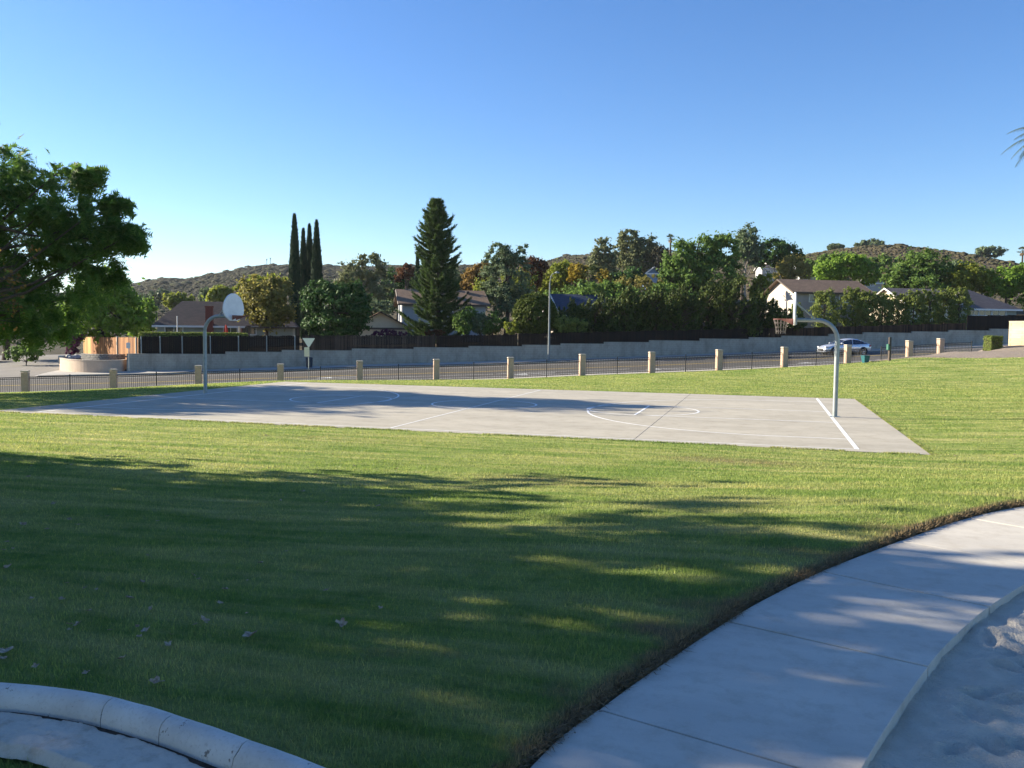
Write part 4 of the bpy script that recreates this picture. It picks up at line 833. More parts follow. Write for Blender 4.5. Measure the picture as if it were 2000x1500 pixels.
# ------------------------------------------------------------------ cars
def car(label, c, heading, paint, z, group=None, scale=1.0):
    root = thing('parked_car' if group is None else group, (c[0], c[1], z), label, 'car')
    f = np.array([heading[0], heading[1], 0.0]); f /= np.linalg.norm(f); l = np.array([-f[1], f[0], 0]); o = np.array([c[0], c[1], z])
    def W(x, y, zz): return o+(f*x+l*y)*scale+np.array([0, 0, zz*scale])
    stn = [(-2.28, .60, .42, .80, .0), (-2.22, .74, .30, .92, .0), (-2.0, .84, .22, 1.00, .01), (-1.5, .89, .19, 1.00, .02), (-.6, .905, .18, .95, .02), (.4, .905, .18, .93, .02), (1.0, .90, .18, .92, .03), (1.5, .88, .18, .85, .05), (1.9, .83, .20, .76, .05), (2.15, .74, .22, .66, .04), (2.28, .60, .28, .56, .02)]
    rings = []
    for x, w, zl, zb, cr in stn:
        half = [(.0, zl), (.82*w, zl), (.96*w, zl+.08), (w, (zl+zb)/2-.02), (.985*w, zb-.14), (.93*w, zb-.04), (.80*w, zb), (.4*w, zb+cr)]
        rings.append([W(x, y, zz) for y, zz in half]+[W(x, 0, zb+cr*1.3)]+[W(x, -y, zz) for y, zz in half[:0:-1]])
    body = MB().loft(rings).build('body', paint, root); smooth_by_angle(body, .7)
    # glasshouse: glass below a painted roof
    gs = [(1.08, .90, .0, .76), (.62, 1.16, .10, .70), (.18, 1.36, .16, .62), (-.35, 1.43, .18, .60), (-.95, 1.38, .16, .58), (-1.45, 1.20, .10, .60), (-1.92, .99, .0, .70)]
    def zbelt(x): return float(np.interp(x, [q[0] for q in stn], [q[3] for q in stn]))-.05
    rings = [[W(x, .83 if abs(x) < 1.5 else .76, zbelt(x)), W(x, tw+.05, zr-.07 if zr > 1.0 else zr-.01), W(x, tw*.8, zr), W(x, 0, zr+.015), W(x, -tw*.8, zr), W(x, -tw-.05, zr-.07 if zr > 1.0 else zr-.01), W(x, -.83 if abs(x) < 1.5 else -.76, zbelt(x))] for x, zr, _, tw in gs]
    gl = MB().loft(rings, False, False).build('windows', 'car_glass', root); smooth_by_angle(gl, .5)
    rg = [(.42, 1.275), (.18, 1.365), (-.35, 1.435), (-.95, 1.385), (-1.30, 1.265)]
    m = MB(); top = []
    for x, zr in rg:
        tw = float(np.interp(x, [g[0] for g in gs][::-1], [g[3] for g in gs][::-1])); top.append([W(x, tw+.062, zr-.075), W(x, tw*.82, zr+.012), W(x, 0, zr+.03), W(x, -tw*.82, zr+.012), W(x, -tw-.062, zr-.075)])
    m.loft(top, False, False); smooth_by_angle(m.build('roof', paint, root), .8)
    for sd in (-1, 1):
        for p in ([(1.05, .765, .92), (.62, .76, 1.12), (.36, .69, 1.28)], [(-.32, .845, .92), (-.36, .665, 1.37)], [(-1.20, .645, 1.28), (-1.5, .68, 1.13), (-1.9, .74, .98)]):
            MB().tube([W(x, y*sd, zz) for x, y, zz in p], .03*scale, 6).build('pillar', paint, root)
        mr = MB().box(W(.80, .97*sd, 1.0), (.16*scale, .20*scale, .13*scale), f[:2], .03).build('mirror', paint, root)
        hl = MB(); hl.loft([[W(x, y*sd, zz) for y, zz in ((.50*k+.05, .60), (.80*k, .62), (.82*k, .72), (.55*k, .68))] for x, k in ((2.235, .84), (1.96, 1.035))]); hl.build('headlight', 'lamp_clear', root)
        tl = MB(); tl.loft([[W(x, y*sd, zz) for y, zz in ((.50*k, .72), (.86*k, .72), (.86*k, .90), (.50*k, .90))] for x, k in ((-2.262, .80), (-2.02, 1.01))]); tl.build('tail_light', 'lamp_red', root)
        for x in (-1.38, 1.42):
            cc = W(x, .80*sd, .32); ax = l*sd
            ar = MB().tube([W(x, .60*sd, .33), W(x, .912*sd, .33)], .385*scale, 20).build('wheel_arch', 'tyre', root)
            ty = MB().tube([W(x, .68*sd, .32), W(x, .70*sd, .32), W(x, .91*sd, .32), W(x, .925*sd, .32)], [.29*scale, .32*scale, .32*scale, .29*scale], 24).build('wheel', 'tyre', root); smooth_by_angle(ty)
            rm = MB().tube([W(x, .85*sd, .32), W(x, .93*sd, .32)], .08*scale, 12)
            for k in range(5):
                a = 2*math.pi*k/5; rm.tube([W(x, .928*sd, .32), W(x+.21*math.cos(a), .925*sd, .32+.21*math.sin(a))], .032*scale, 5)
            rm.tube([W(x+.215*math.cos(a), .925*sd, .32+.215*math.sin(a)) for a in np.linspace(0, 2*math.pi, 21)], .022*scale, 5, False); rm.build('rim', 'rim_alloy', ty)
        for x in (-.22, -1.15): MB().box(W(x, .905*sd, .80), (.18*scale, .03*scale, .03*scale), f[:2], .008).build('door_handle', paint, root)
    MB().box(W(2.26, 0, .40), (.06*scale, .9*scale, .16*scale), f[:2], .01).build('grille', 'black_iron', root); MB().box(W(2.20, 0, .235), (.2*scale, 1.36*scale, .05*scale), f[:2], .01).build('front_lip', paint, root)
    return root
s = hit(1648, 11.2); c = st(s, 11.2)
car('silver four-door sedan on the road in front of the grey retaining wall', c, -DV, 'car_silver', float(road_z(s, 11.2)), None)
q = P(-32, 690, 92); car('white sedan parked up the side street behind the leafy trees', q[:2], (DV*.35-NV*.94), 'car_white', float(zf(*[np.array(v) for v in to_st(q[0], q[1])]))+.02, None)

# ------------------------------------------------------------------ houses
def house(label, corner, w, dp, z0, ze, zr, roof='gable', wallm='stucco_white', roofm='roof_brown', trim='trim_white', front=(), left=(), chimney=None, e=DV, over=.45, name='house', sidem=None, vents=(), hipf=.95):
    e = np.array(e, float); nv = np.array([-e[1], e[0]]); c0 = np.array(corner, float); root = thing(name, (c0[0], c0[1], z0), label, 'house')
    Q = lambda a, b, z: (c0[0]+e[0]*a+nv[0]*b, c0[1]+e[1]*a+nv[1]*b, z)
    m = MB()
    vs = [Q(0, 0, z0), Q(w, 0, z0), Q(w, dp, z0), Q(0, dp, z0), Q(0, 0, ze), Q(w, 0, ze), Q(w, dp, ze), Q(0, dp, ze)]
    fs = [(0, 1, 5, 4), (2, 3, 7, 6)]
    if roof == 'gable': vs += [Q(0, dp/2, zr-.1), Q(w, dp/2, zr-.1)]; fs += [(1, 2, 6, 9, 5), (3, 0, 4, 8, 7)]
    elif roof == 'front': vs += [Q(w/2, 0, zr-.1), Q(w/2, dp, zr-.1)]; fs = [(0, 1, 5, 8, 4), (2, 3, 7, 9, 6), (1, 2, 6, 5), (3, 0, 4, 7)]
    else: fs += [(1, 2, 6, 5), (3, 0, 4, 7), (4, 5, 6, 7)]
    wm = MB()
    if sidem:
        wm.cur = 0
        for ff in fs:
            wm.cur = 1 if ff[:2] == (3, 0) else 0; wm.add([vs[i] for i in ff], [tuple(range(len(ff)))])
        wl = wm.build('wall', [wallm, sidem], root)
    else: wl = wm.add(vs, fs).build('wall', wallm, root)
    sl_ = (zr-ze)/((dp if roof != 'front' else w)/2); o = over; th = .14
    def slab(poly):
        mm = MB(); n = len(poly); mm.add([tuple(p) for p in poly]+[(p[0], p[1], p[2]-th) for p in poly], [tuple(range(n)), tuple(range(2*n-1, n-1, -1))]+[(i, (i+1) % n, n+(i+1) % n, n+i) for i in range(n)]); return mm
    if roof == 'gable': polys = [[Q(-o, -o, ze-o*sl_+.06), Q(w+o, -o, ze-o*sl_+.06), Q(w+o, dp/2, zr+.06), Q(-o, dp/2, zr+.06)], [Q(w+o, dp+o, ze-o*sl_+.06), Q(-o, dp+o, ze-o*sl_+.06), Q(-o, dp/2, zr+.06), Q(w+o, dp/2, zr+.06)]]
    elif roof == 'front': polys = [[Q(-o, dp+o, ze-o*sl_+.06), Q(-o, -o, ze-o*sl_+.06), Q(w/2, -o, zr+.06), Q(w/2, dp+o, zr+.06)], [Q(w+o, -o, ze-o*sl_+.06), Q(w+o, dp+o, ze-o*sl_+.06), Q(w/2, dp+o, zr+.06), Q(w/2, -o, zr+.06)]]
    else:
        h = dp/2*hipf; zz = ze-o*sl_+.06; polys = [[Q(-o, -o, zz), Q(w+o, -o, zz), Q(w-h, dp/2, zr+.06), Q(h, dp/2, zr+.06)], [Q(w+o, dp+o, zz), Q(-o, dp+o, zz), Q(h, dp/2, zr+.06), Q(w-h, dp/2, zr+.06)], [Q(-o, dp+o, zz), Q(-o, -o, zz), Q(h, dp/2, zr+.06)], [Q(w+o, -o, zz), Q(w+o, dp+o, zz), Q(w-h, dp/2, zr+.06)]]
    first = None
    for p in polys:
        ob = slab(p).build('roof', roofm, root); first = first or ob
    zz = ze-o*sl_-.02; a, b = Q(-o, -o-.02, zz), Q(w+o, -o-.02, zz); c = (np.array(a)+np.array(b))/2; MB().box((c[0], c[1], zz+.0), (w+2*o, .04, .20), e).build('fascia', trim, root)
    if roof == 'gable':
        for ss in (-o-.02, w+o+.02):
            for b0, b1 in ((-o, dp/2), (dp+o, dp/2)):
                MB().tube([Q(ss, b0, ze-o*sl_-.03), Q(ss, b1, zr-.03)], .10, 4).build('bargeboard', trim, root)
    if roof == 'front':
        for a0 in (-o, w+o): MB().tube([Q(a0, -o-.02, ze-o*sl_-.03), Q(w/2, -o-.02, zr-.03)], .10, 4).build('bargeboard', trim, root)
    def window(a, ww, za, zb, face):
        if face == 'f': ctr = lambda q, off: Q(q, -off, 0); ax = e
        else: ctr = lambda q, off: Q(-off, q, 0); ax = nv
        cc = ctr(a+ww/2, .03); fr = MB()
        for zz in (za, zb): fr.box((cc[0], cc[1], zz), (ww+.10, .08, .10), ax)
        for q in (a, a+ww): p = ctr(q, .03); fr.box((p[0], p[1], (za+zb)/2), (.10, .08, zb-za-.1), ax)
        p = ctr(a+ww/2, .025); fr.box((p[0], p[1], (za+zb)/2), (.05, .06, zb-za-.1), ax)
        wn_ = fr.build('window', 'trim_white', root)
        for q in (a+.05+(ww-.15)/4, a+ww-.05-(ww-.15)/4): p = ctr(q, .012); MB().box((p[0], p[1], (za+zb)/2), ((ww-.15)/2-.004, .016, zb-za-.11), ax).build('pane', 'glass_dark', wn_)
    for q in front: window(*q, 'f')
    for q in left: window(*q, 'l')
    if chimney:
        a, b, zt, mt, ww = chimney; q = Q(a, b, 0); MB().box((q[0], q[1], (z0+zt)/2), (ww, ww*.8, zt-z0), e).build('chimney', mt, root); MB().box((q[0], q[1], zt+.04), (ww+.14, ww*.8+.14, .12), e, .01).build('chimney_cap', mt, root)
    for a, fr in vents:
        q = Q(a, -o+(dp/2+o)*fr, ze-o*sl_+(zr-ze+o*sl_)*fr+.2); MB().box(q, (.35, .35, .3), e, .03).build('roof_vent', 'trim_brown', root)
    return root
def along(c, e, u):
    dr = ray(u, 620)[:2]; k, a = np.linalg.solve(np.stack([dr, -np.array(e)], 1), np.array(c)-CAM[:2]); return a
gz = lambda xy: float(ground_z(np.array(xy[0]), np.array(xy[1])))
# 1 left, hip roof and red chimney
c = P(307, 640, 92)[:2]; w = along(c, DV, 572); ze = zat(330, 632, c); house('low house with dark shake hip roof and red brick chimney behind the trimmed hedge', c, w, 8.5, gz(c)-.5, ze, zat(400, 590, c+NV*4.2), 'hip', 'stucco_sage', 'roof_shake', 'trim_white',
      front=[(along(c, DV, 322), along(c, DV, 357)-along(c, DV, 322), zat(340, 651, c), zat(340, 637, c)), (along(c, DV, 437), 1.4, zat(440, 653, c), zat(440, 639, c)), (along(c, DV, 470), 1.6, zat(440, 653, c), zat(440, 639, c))], chimney=(along(c, DV, 410), -.36, zat(410, 600, c), 'brick_red', .75), hipf=.42)
# 2 middle two-storey
c = P(786, 640, 95)[:2]; w = along(c, DV, 948); house('two-storey grey house with brown shingle roof partly hidden by the tall conifer', c, w, 8.0, gz(c)-.8, zat(860, 592, c), zat(860, 567, c+NV*4), 'gable', 'stucco_grey', 'roof_brown', 'trim_brown',
      front=[(along(c, DV, 884), 1.9, zat(900, 612, c), zat(900, 599, c)), (along(c, DV, 789), 2.1, zat(800, 658, c), zat(800, 646, c)), (along(c, DV, 807), 1.7, zat(800, 658, c), zat(800, 646, c))], vents=[(along(c, DV, 920), .75)])
c = P(690, 650, 92)[:2]; w = along(c, DV, 796); house('single-storey cream gabled house end beside the grey two-storey house', c, w, 7, gz(c)-.8, zat(740, 637, c), zat(743, 609, c), 'front', 'stucco_cream', 'roof_tan', 'trim_brown')
# 3 blue-roofed behind junipers
c = P(1100, 650, 97)[:2]; w = along(c, DV, 1290); house('house with steep slate-blue roof behind the twisted junipers', c, w, 9, gz(c)-.5, zat(1110, 612, c), zat(1100, 575, c+NV*4.5), 'gable', 'stucco_white', 'roof_blue', 'trim_white', front=[(3, 1.6, zat(1200, 640, c), zat(1200, 622, c)), (7.5, 1.6, zat(1200, 640, c), zat(1200, 622, c))], chimney=(along(c, DV, 1252), -.5, zat(1252, 577, c), 'brick_red', .8))
# 4 white gable
c = P(1551, 640, 97)[:2]; w = along(c, DV, 1697); dpx = along(c, NV, 1496); ze, zr = zat(1551, 568, c), zat(1525, 546, c+NV*dpx/2); house('two-storey house with sunlit white gable end and brown shingle roof', c, w, dpx, gz(c)-.8, ze, zr, 'gable', 'stucco_white_shaded', 'roof_brown', 'trim_brown', sidem='stucco_white',  # walls other than the sunlit gable are painted darker for shade
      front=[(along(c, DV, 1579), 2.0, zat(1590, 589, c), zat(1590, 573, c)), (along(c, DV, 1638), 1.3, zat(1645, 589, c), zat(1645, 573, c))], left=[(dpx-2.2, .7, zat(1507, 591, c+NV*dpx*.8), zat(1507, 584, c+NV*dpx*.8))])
# 5 right, low with grey roof
c = P(1772, 640, 103)[:2]; w = along(c, DV, 1985); dpx = 8.0; ze = zat(1900, 600, c+DV*w*.6); house('low house with mauve-grey shingle hip roof behind the tall hedge', c+DV*w*.48, w*.52, dpx, gz(c)-.8, ze, zat(1930, 565, c+DV*w*.72+NV*4), 'hip', 'stucco_sage', 'roof_grey', 'trim_white',
      front=[(along(c+DV*w*.48, DV, 1892), 1.3, zat(1900, 616, c+DV*w*.6), zat(1900, 604, c+DV*w*.6)), (along(c+DV*w*.48, DV, 1911), 1.7, zat(1920, 616, c+DV*w*.6), zat(1920, 604, c+DV*w*.6)), (along(c+DV*w*.48, DV, 1937), 1.9, zat(1950, 616, c+DV*w*.7), zat(1950, 604, c+DV*w*.7))])
ca_ = P(1768, 640, 104)[:2]; wa = along(ca_, DV, 1890)-.6; house('low gabled house wing with pale bargeboards behind the tall hedge', ca_, wa, 7.5, gz(ca_)-.8, zat(1775, 588, ca_), zat(1750, 563, ca_+NV*3.7), 'gable', 'stucco_cream', 'roof_grey', 'trim_white')
# hillside houses
for lb, u, v0, ve, vr, dep, wpx, wm, rm_, rf in (('small pale blue gabled house high on the slope behind the big green tree', 1263, 545, 532, 521, 150, 27, 'siding_blue', 'roof_blue', 'front'), ('small grey hillside house under the tall slender tree', 1488, 545, 524, 515, 185, 34, 'stucco_grey', 'roof_grey', 'gable'), ('upper white hillside house above the grey one', 1503, 530, 511, 505, 200, 22, 'stucco_white', 'roof_grey', 'gable'),
        ('pale hillside house with dark blue roof right of the autumn tree', 1562, 550, 529, 517, 180, 42, 'stucco_grey', 'roof_blue', 'gable'), ('small pale house glimpsed between trees above the white gabled house', 1694, 570, 551, 541, 150, 26, 'stucco_white', 'roof_grey', 'front')):
    c = P(u, v0, dep)[:2]; w = wpx*mpp(dep)/.95; z0 = min(gz(c), zat(u, v0, c))-1.5; house(lb, c, w, max(5, w*.8), z0, zat(u, ve, c), zat(u, vr, c), rf, wm, rm_, 'trim_white', over=.3, front=[(w*.2, w*.25, zat(u, (v0*.4+ve*.6), c), zat(u, ve, c)-.4)], e=CR[:2]/np.linalg.norm(CR[:2]))
# patio things by the first house
def closed_umbrella(u, vt, dep, mat, label):
    q = P(u, vt, dep); z0 = gz(q); root = thing('patio_umbrella', (q[0], q[1], z0), label, 'umbrella')
    MB().tube([(q[0], q[1], z0), (q[0], q[1], q[2])], .025, 6).build('pole', 'trim_white', root)
    r = [(.24, -1.5), (.27, -1.2), (.19, -.75), (.15, -.4), (.10, -.12), (.02, 0.0)]; rings = [[(q[0]+a*(1+.22*math.sin(5*t_))*math.cos(t_), q[1]+a*(1+.22*math.sin(5*t_))*math.sin(t_), q[2]+z) for t_ in np.linspace(0, 2*math.pi, 20, endpoint=False)] for a, z in r]; smooth_by_angle(MB().loft(rings).build('canopy', mat, root), 1)
closed_umbrella(441, 634, 87, 'umbrella_red', 'closed red patio umbrella standing behind the trimmed hedge'); closed_umbrella(467, 638, 87, 'umbrella_tan', 'closed tan patio umbrella standing behind the trimmed hedge')
q = P(346, 619, 88); z0 = gz(q); root = thing('white_pole', (q[0], q[1], z0), 'thin white pole standing behind the trimmed hedge', 'pole'); MB().tube([(q[0], q[1], z0), (q[0], q[1], q[2])], .05, 8).build('shaft', 'trim_white', root); MB().tube([(q[0], q[1], q[2]), (q[0], q[1], q[2]+.08)], .07, 8).build('finial', 'trim_white', root)
c = P(478, 650, 85)[:2]; w = along(c, DV, 582); root = thing('pergola', (*c, gz(c)), 'dark low patio pergola beside the column cypresses', 'pergola'); zt = zat(530, 640, c)
for k in range(12):
    a = w*(k+.5)/12; q = c+DV*a+NV*1.6; MB().box((q[0], q[1], zt+.12+.15*math.sin(k)), (.08, 3.6, .14), DV).build('rafter', 'trim_brown', root)
for a, b in ((.1, .2), (w-.1, .2), (.1, 3), (w-.1, 3)): q = c+DV*a+NV*b; MB().box((q[0], q[1], (gz(c)+zt)/2), (.14, .14, zt-gz(c)), DV).build('post', 'trim_brown', root)
for b in (.2, 3.0): q = c+DV*w/2+NV*b; MB().box((q[0], q[1], zt+.02), (w, .12, .16), DV).build('beam', 'trim_brown', root)
for u, v in ((521, 505), (528, 503)):
    q = P(u, v, 735); z0 = gz(q); root = thing('antenna_mast', (q[0], q[1], z0-2), 'thin antenna mast on top of the wooded hill', 'mast', 'antenna masts on the hill'); MB().tube([(q[0], q[1], z0-2), (q[0], q[1], max(q[2], z0+5))], [.35, .2], 6).build('mast', 'galv_metal', root)
    MB().box((q[0], q[1], max(q[2], z0+5)-1), (1.0, .3, 1.0), DV).build('antenna_panel', 'trim_white', root)

# ------------------------------------------------------------------ foliage
def leaves(C_, nrm, size, asp, r, droop=0.0):
    """diamond leaves at points C_, facing nrm"""
    n = len(C_); nrm = nrm/(np.linalg.norm(nrm, axis=1)[:, None]+1e-9); a = r.normal(size=(n, 3)); a[:, 2] -= droop; a -= nrm*(a*nrm).sum(1)[:, None]; a /= np.linalg.norm(a, axis=1)[:, None]+1e-9; b = np.cross(nrm, a)
    s = (size*r.uniform(.6, 1.35, n))[:, None]; V = np.empty((n*4, 3)); V[0::4] = C_-a*s*.5; V[1::4] = C_+b*s*asp*.5-a*s*.05; V[2::4] = C_+a*s*.5; V[3::4] = C_-b*s*asp*.5-a*s*.05
    return V
def crown_points(lobes, ncl, nl, r, crad=.30, shell=.55, flat=.8, jit=.07):
    """lobes: (centre, (rx, ry, rz)). clumps of leaves spread through the lobes' outer volume"""
    wts = np.array([(l[1][0]*l[1][1]*l[1][2])**(2/3) for l in lobes]); wts = np.maximum(wts, .28*wts.mean()); wts /= wts.sum(); out = []; nr = []; cent = []
    li = r.choice(len(lobes), ncl, p=wts)
    for i in li:
        c, R_ = lobes[i]; R_ = np.array(R_); d = r.normal(size=3); d /= np.linalg.norm(d); k = (shell+(1-shell)*r.uniform(0, 1)**.6)*(1+r.normal(0, jit)); cc = np.array(c)+d*R_*k; cr = crad*R_.min()*r.uniform(.6, 1.35)
        m = max(4, int(nl/ncl*r.uniform(.6, 1.4))); dd = r.normal(size=(m, 3)); dd /= np.linalg.norm(dd, axis=1)[:, None]; p = dd*cr*np.abs(r.normal(0, .62, (m, 1))+.25); p[:, 2] *= flat
        out.append(cc+p); nr.append(dd*.55+d*.4+np.array([0, 0, .35])+r.normal(0, .6, (m, 3))); cent.append(cc)
    return np.concatenate(out), np.concatenate(nr), np.array(cent)
def limbs(base, top, cent, r, tr, n=7, mat='bark'):
    m = MB(); base = np.array(base); top = np.array(top); H = top-base; w = r.normal(0, .04, 3)*np.linalg.norm(H)*np.array([1, 1, 0])
    tp = [base+np.array([0, 0, -.3]), base+H*.05, base+H*.35+w*.6, base+H*.7+w, top]; m.tube(tp, [tr*1.35, tr*1.1, tr*.85, tr*.6, tr*.25], 9)
    for i in r.choice(len(cent), min(n, len(cent)), replace=False):
        e = cent[i]; f = r.uniform(.3, .75); a = base+H*f+w*f; mid = (a+e)/2+np.array([0, 0, -.06*np.linalg.norm(e-a)]); m.tube([a, a*.6+mid*.4, mid, e], [tr*.5, tr*.4, tr*.28, tr*.08], 6)
    return m
def tree(label, dep, lob, mat, nl=6000, ls=.22, ncl=70, seed=1, asp=.55, crad=.30, shell=.5, bark='bark', tr=.16, name='tree', cat='tree', group=None, ysq=.85, base=None, nlimb=8, flat=.8, droop=0.0, jit=.07):
    r = np.random.default_rng(seed); mp_ = mpp(dep); L_ = []; nl = int(nl*1.5); ls *= 1.32; ncl = int(ncl*2.0); crad *= 1.15
    for u, v, ru, rv in lob:
        c = P(u, v, dep+r.uniform(-.12, .12)*ru*mp_); L_.append((c, (ru*mp_, ru*mp_*ysq, rv*mp_)))
    cc = np.mean([l[0] for l in L_], axis=0); b = base if base is not None else P(lob[0][0], lob[0][1], dep)[:2]; z0 = gz(b) if base is None or len(base) == 2 else base[2]; b = np.array([b[0], b[1], z0])
    lowest = min(l[0][2]-l[1][2] for l in L_)
    root = thing(name, (b[0], b[1], b[2]), label, cat, group)
    p, n, ce = crown_points(L_, ncl, nl, r, crad, shell, flat, jit)
    ztop = max(l[0][2]+l[1][2]*.5 for l in L_); top = np.array([cc[0], cc[1], max(b[2]+.4, ztop)])
    limbs(b, top, ce, r, tr, nlimb).build('trunk', bark, root)
    npmesh('crown', leaves(p, n, ls, asp, r, droop), np.arange(len(p)*4).reshape(-1, 4), mat, root)
    return root
G = tree
# --- left side
G('bright green leafy tree across the side street overhanging the planter', 82, [(215, 592, 55, 52), (165, 615, 50, 45), (250, 612, 32, 42), (190, 548, 42, 32), (200, 650, 18, 26), (150, 650, 30, 20)], 'lf_bright', 13000, .30, 130, 11, crad=.28, tr=.22, nlimb=14)
G('dark green shade tree standing beyond the side street', 96, [(40, 600, 85, 62), (-40, 560, 90, 80), (95, 645, 40, 28)], 'lf_deep', 11000, .36, 120, 12, tr=.34, base=P(9, 690, 96)[:2])
G('rounded green bush on the far kerb of the side street', 84, [(50, 688, 27, 17), (30, 691, 18, 13), (66, 693, 16, 11)], 'lf_green', 2200, .2, 40, 13, tr=.05, name='bush', cat='bush')
G('magenta flowering shrub at the end of the cedar fence', 81, [(143, 668, 15, 20), (136, 688, 9, 13), (155, 655, 13, 10)], 'lf_purple', 2200, .16, 40, 14, tr=.05, name='flowering_shrub', cat='bush')
G('yellow-green shrub growing against the left end of the shake-roofed house', 104, [(272, 625, 32, 30), (290, 605, 18, 20)], 'lf_bright', 4200, .26, 50, 15)
for k, (lb, dep, lob, mt, nl) in enumerate((('grey-green tree down in the valley below the wooded hill', 230, [(292, 585, 26, 18), (318, 578, 18, 14)], 'lf_sage', 2600), ('yellow-green tree behind the left end of the shake roof', 170, [(345, 588, 24, 16), (365, 582, 15, 12)], 'lf_lime', 2600), ('small dark conical tree behind the shake roof ridge', 165, [(404, 580, 14, 20)], 'lf_sage', 1800), ('lime green tree behind the fan-shaped backboard', 150, [(430, 578, 22, 19), (440, 570, 14, 12)], 'lf_lime', 2600), ('pale bushy tree below the wooded hill beside the leafy street tree', 210, [(268, 600, 22, 22)], 'lf_green', 2000))):
    G(lb, dep, lob, mt, nl, .55, 40, 30+k)
G('olive and gold tree between the shake-roofed house and the first cypress', 87, [(520, 592, 50, 48), (498, 565, 32, 27), (545, 568, 26, 30), (535, 620, 36, 25), (478, 600, 22, 30)], 'lf_olive', 9500, .26, 110, 16, tr=.2, nlimb=14)
G('lime green tree top behind the olive and gold tree', 108, [(505, 560, 34, 22), (535, 552, 26, 20), (478, 572, 20, 18)], 'lf_lime', 4200, .3, 60, 69)
G('dense dark green rounded shrub tree overhanging the wooden fence', 83, [(657, 602, 66, 48), (628, 580, 36, 30), (690, 588, 36, 36), (655, 632, 68, 26), (660, 570, 32, 22)], 'lf_deep', 17000, .26, 150, 17, asp=.5, crad=.24, shell=.65, tr=.2)
def cypress(label, u, vt, vb, hw, dep, seed):
    r = np.random.default_rng(seed); mp_ = mpp(dep); top = P(u, vt, dep); b = P(u, vb, dep); z0 = gz(b); root = thing('cypress_tree', (b[0], b[1], z0), label, 'tree', 'column cypresses'); H = top[2]-z0; n = int(9000*H/12); q = r.uniform(0, 1, n)**.85; R_ = hw*mp_*np.minimum(1, (1-q)*2.6)**.75*(.80+.20*np.minimum(1, q*5))
    a = r.uniform(0, 2*np.pi, n); lump = 1+.16*vnoise(a*2.2, q*H*1.1, seed, 3); rr = R_*lump*r.uniform(.72, 1.05, n); C_ = np.stack([b[0]+rr*np.cos(a), b[1]+rr*np.sin(a), z0+.3+q*(H-.3)], 1); nr = np.stack([np.cos(a), np.sin(a), .25+0*a], 1)+r.normal(0, .4, (n, 3))
    axis = np.stack([.25*np.cos(a), .25*np.sin(a), 1+0*a], 1)+r.normal(0, .18, (n, 3)); axis /= np.linalg.norm(axis, axis=1)[:, None]; sd = np.cross(axis, nr); sd /= np.linalg.norm(sd, axis=1)[:, None]; s = r.uniform(.22, .5, n)[:, None]; V = np.empty((n*3, 3)); V[0::3] = C_-sd*s*.17; V[1::3] = C_+sd*s*.17; V[2::3] = C_+axis*s
    MB().tube([(b[0], b[1], z0-.2), (b[0], b[1], z0+H*.5), (b[0], b[1], z0+H*.96)], [.18, .12, .02], 8).build('trunk', 'bark', root); npmesh('crown', V, np.arange(n*3).reshape(n, 3), 'lf_cypress', root)
cypress('tallest dark column cypress, standing apart from the tight group', 576, 424, 650, 9.5, 100, 1); cypress('shortest slender cypress at the left of the tight group', 593, 452, 650, 7, 104, 2); cypress('slender cypress in the middle of the tight group', 605, 443, 650, 8.0, 106, 3); cypress('tall cypress at the right of the tight group', 619, 436, 650, 9.5, 103, 4)
cypress('thin dark cypress tip just left of the big conifer', 815, 496, 600, 5, 135, 5)
G('pale olive eucalyptus behind the round shrub tree', 132, [(690, 535, 28, 34), (725, 522, 32, 30), (748, 560, 26, 42), (672, 562, 22, 28), (715, 575, 36, 34)], 'lf_euc', 8000, .34, 110, 18, crad=.26, bark='bark_pale', tr=.25, nlimb=14, droop=1)
G('dark green broad tree behind the cream gabled house', 142, [(775, 548, 34, 26), (765, 580, 36, 28), (800, 570, 25, 30)], 'lf_deep', 5000, .4, 70, 19); G('red-leaved tree top left of the big conifer', 138, [(793, 530, 18, 14), (780, 545, 10, 9)], 'lf_red', 1700, .34, 30, 20)
G('ivy green shrubs between the eucalyptus and the grey house', 110, [(740, 605, 36, 20), (700, 610, 30, 22)], 'lf_sage', 3600, .28, 50, 22, name='bush', cat='bush')
G('dark magenta vine along the fence below the cream gable', 81, [(755, 650, 22, 6), (780, 652, 16, 5), (735, 652, 14, 5)], 'lf_purple', 1800, .16, 40, 23, tr=.03, name='flowering_vine', cat='bush'); G('small red flowering shrub at the foot of the big conifer', 81.5, [(848, 650, 20, 6)], 'lf_red', 900, .16, 22, 24, tr=.03, name='flowering_shrub', cat='bush')
G('dense green tree filling the gap behind the topiary and blue roof', 103, [(1150, 585, 44, 34), (1195, 582, 36, 32), (1100, 600, 32, 30)], 'lf_green', 7000, .28, 80, 64)
G('leafy green tree behind the twisted junipers below the olive shrub', 95, [(1235, 600, 40, 34), (1290, 592, 38, 36), (1330, 600, 34, 34)], 'lf_green', 7500, .26, 90, 65)
G('yellowish green tree between the orange tree and the dark red tree', 116, [(1010, 560, 36, 34), (950, 570, 26, 26)], 'lf_lime', 4200, .3, 60, 66)
G('dull green tree filling the gap behind the grey house roof', 128, [(880, 548, 28, 26), (905, 560, 24, 24)], 'lf_sage', 3600, .32, 50, 67)
G('broad green tree behind the hillside houses on the right slope', 175, [(1600, 520, 34, 20), (1720, 515, 30, 16), (1660, 508, 30, 14)], 'lf_green', 4200, .5, 60, 68)
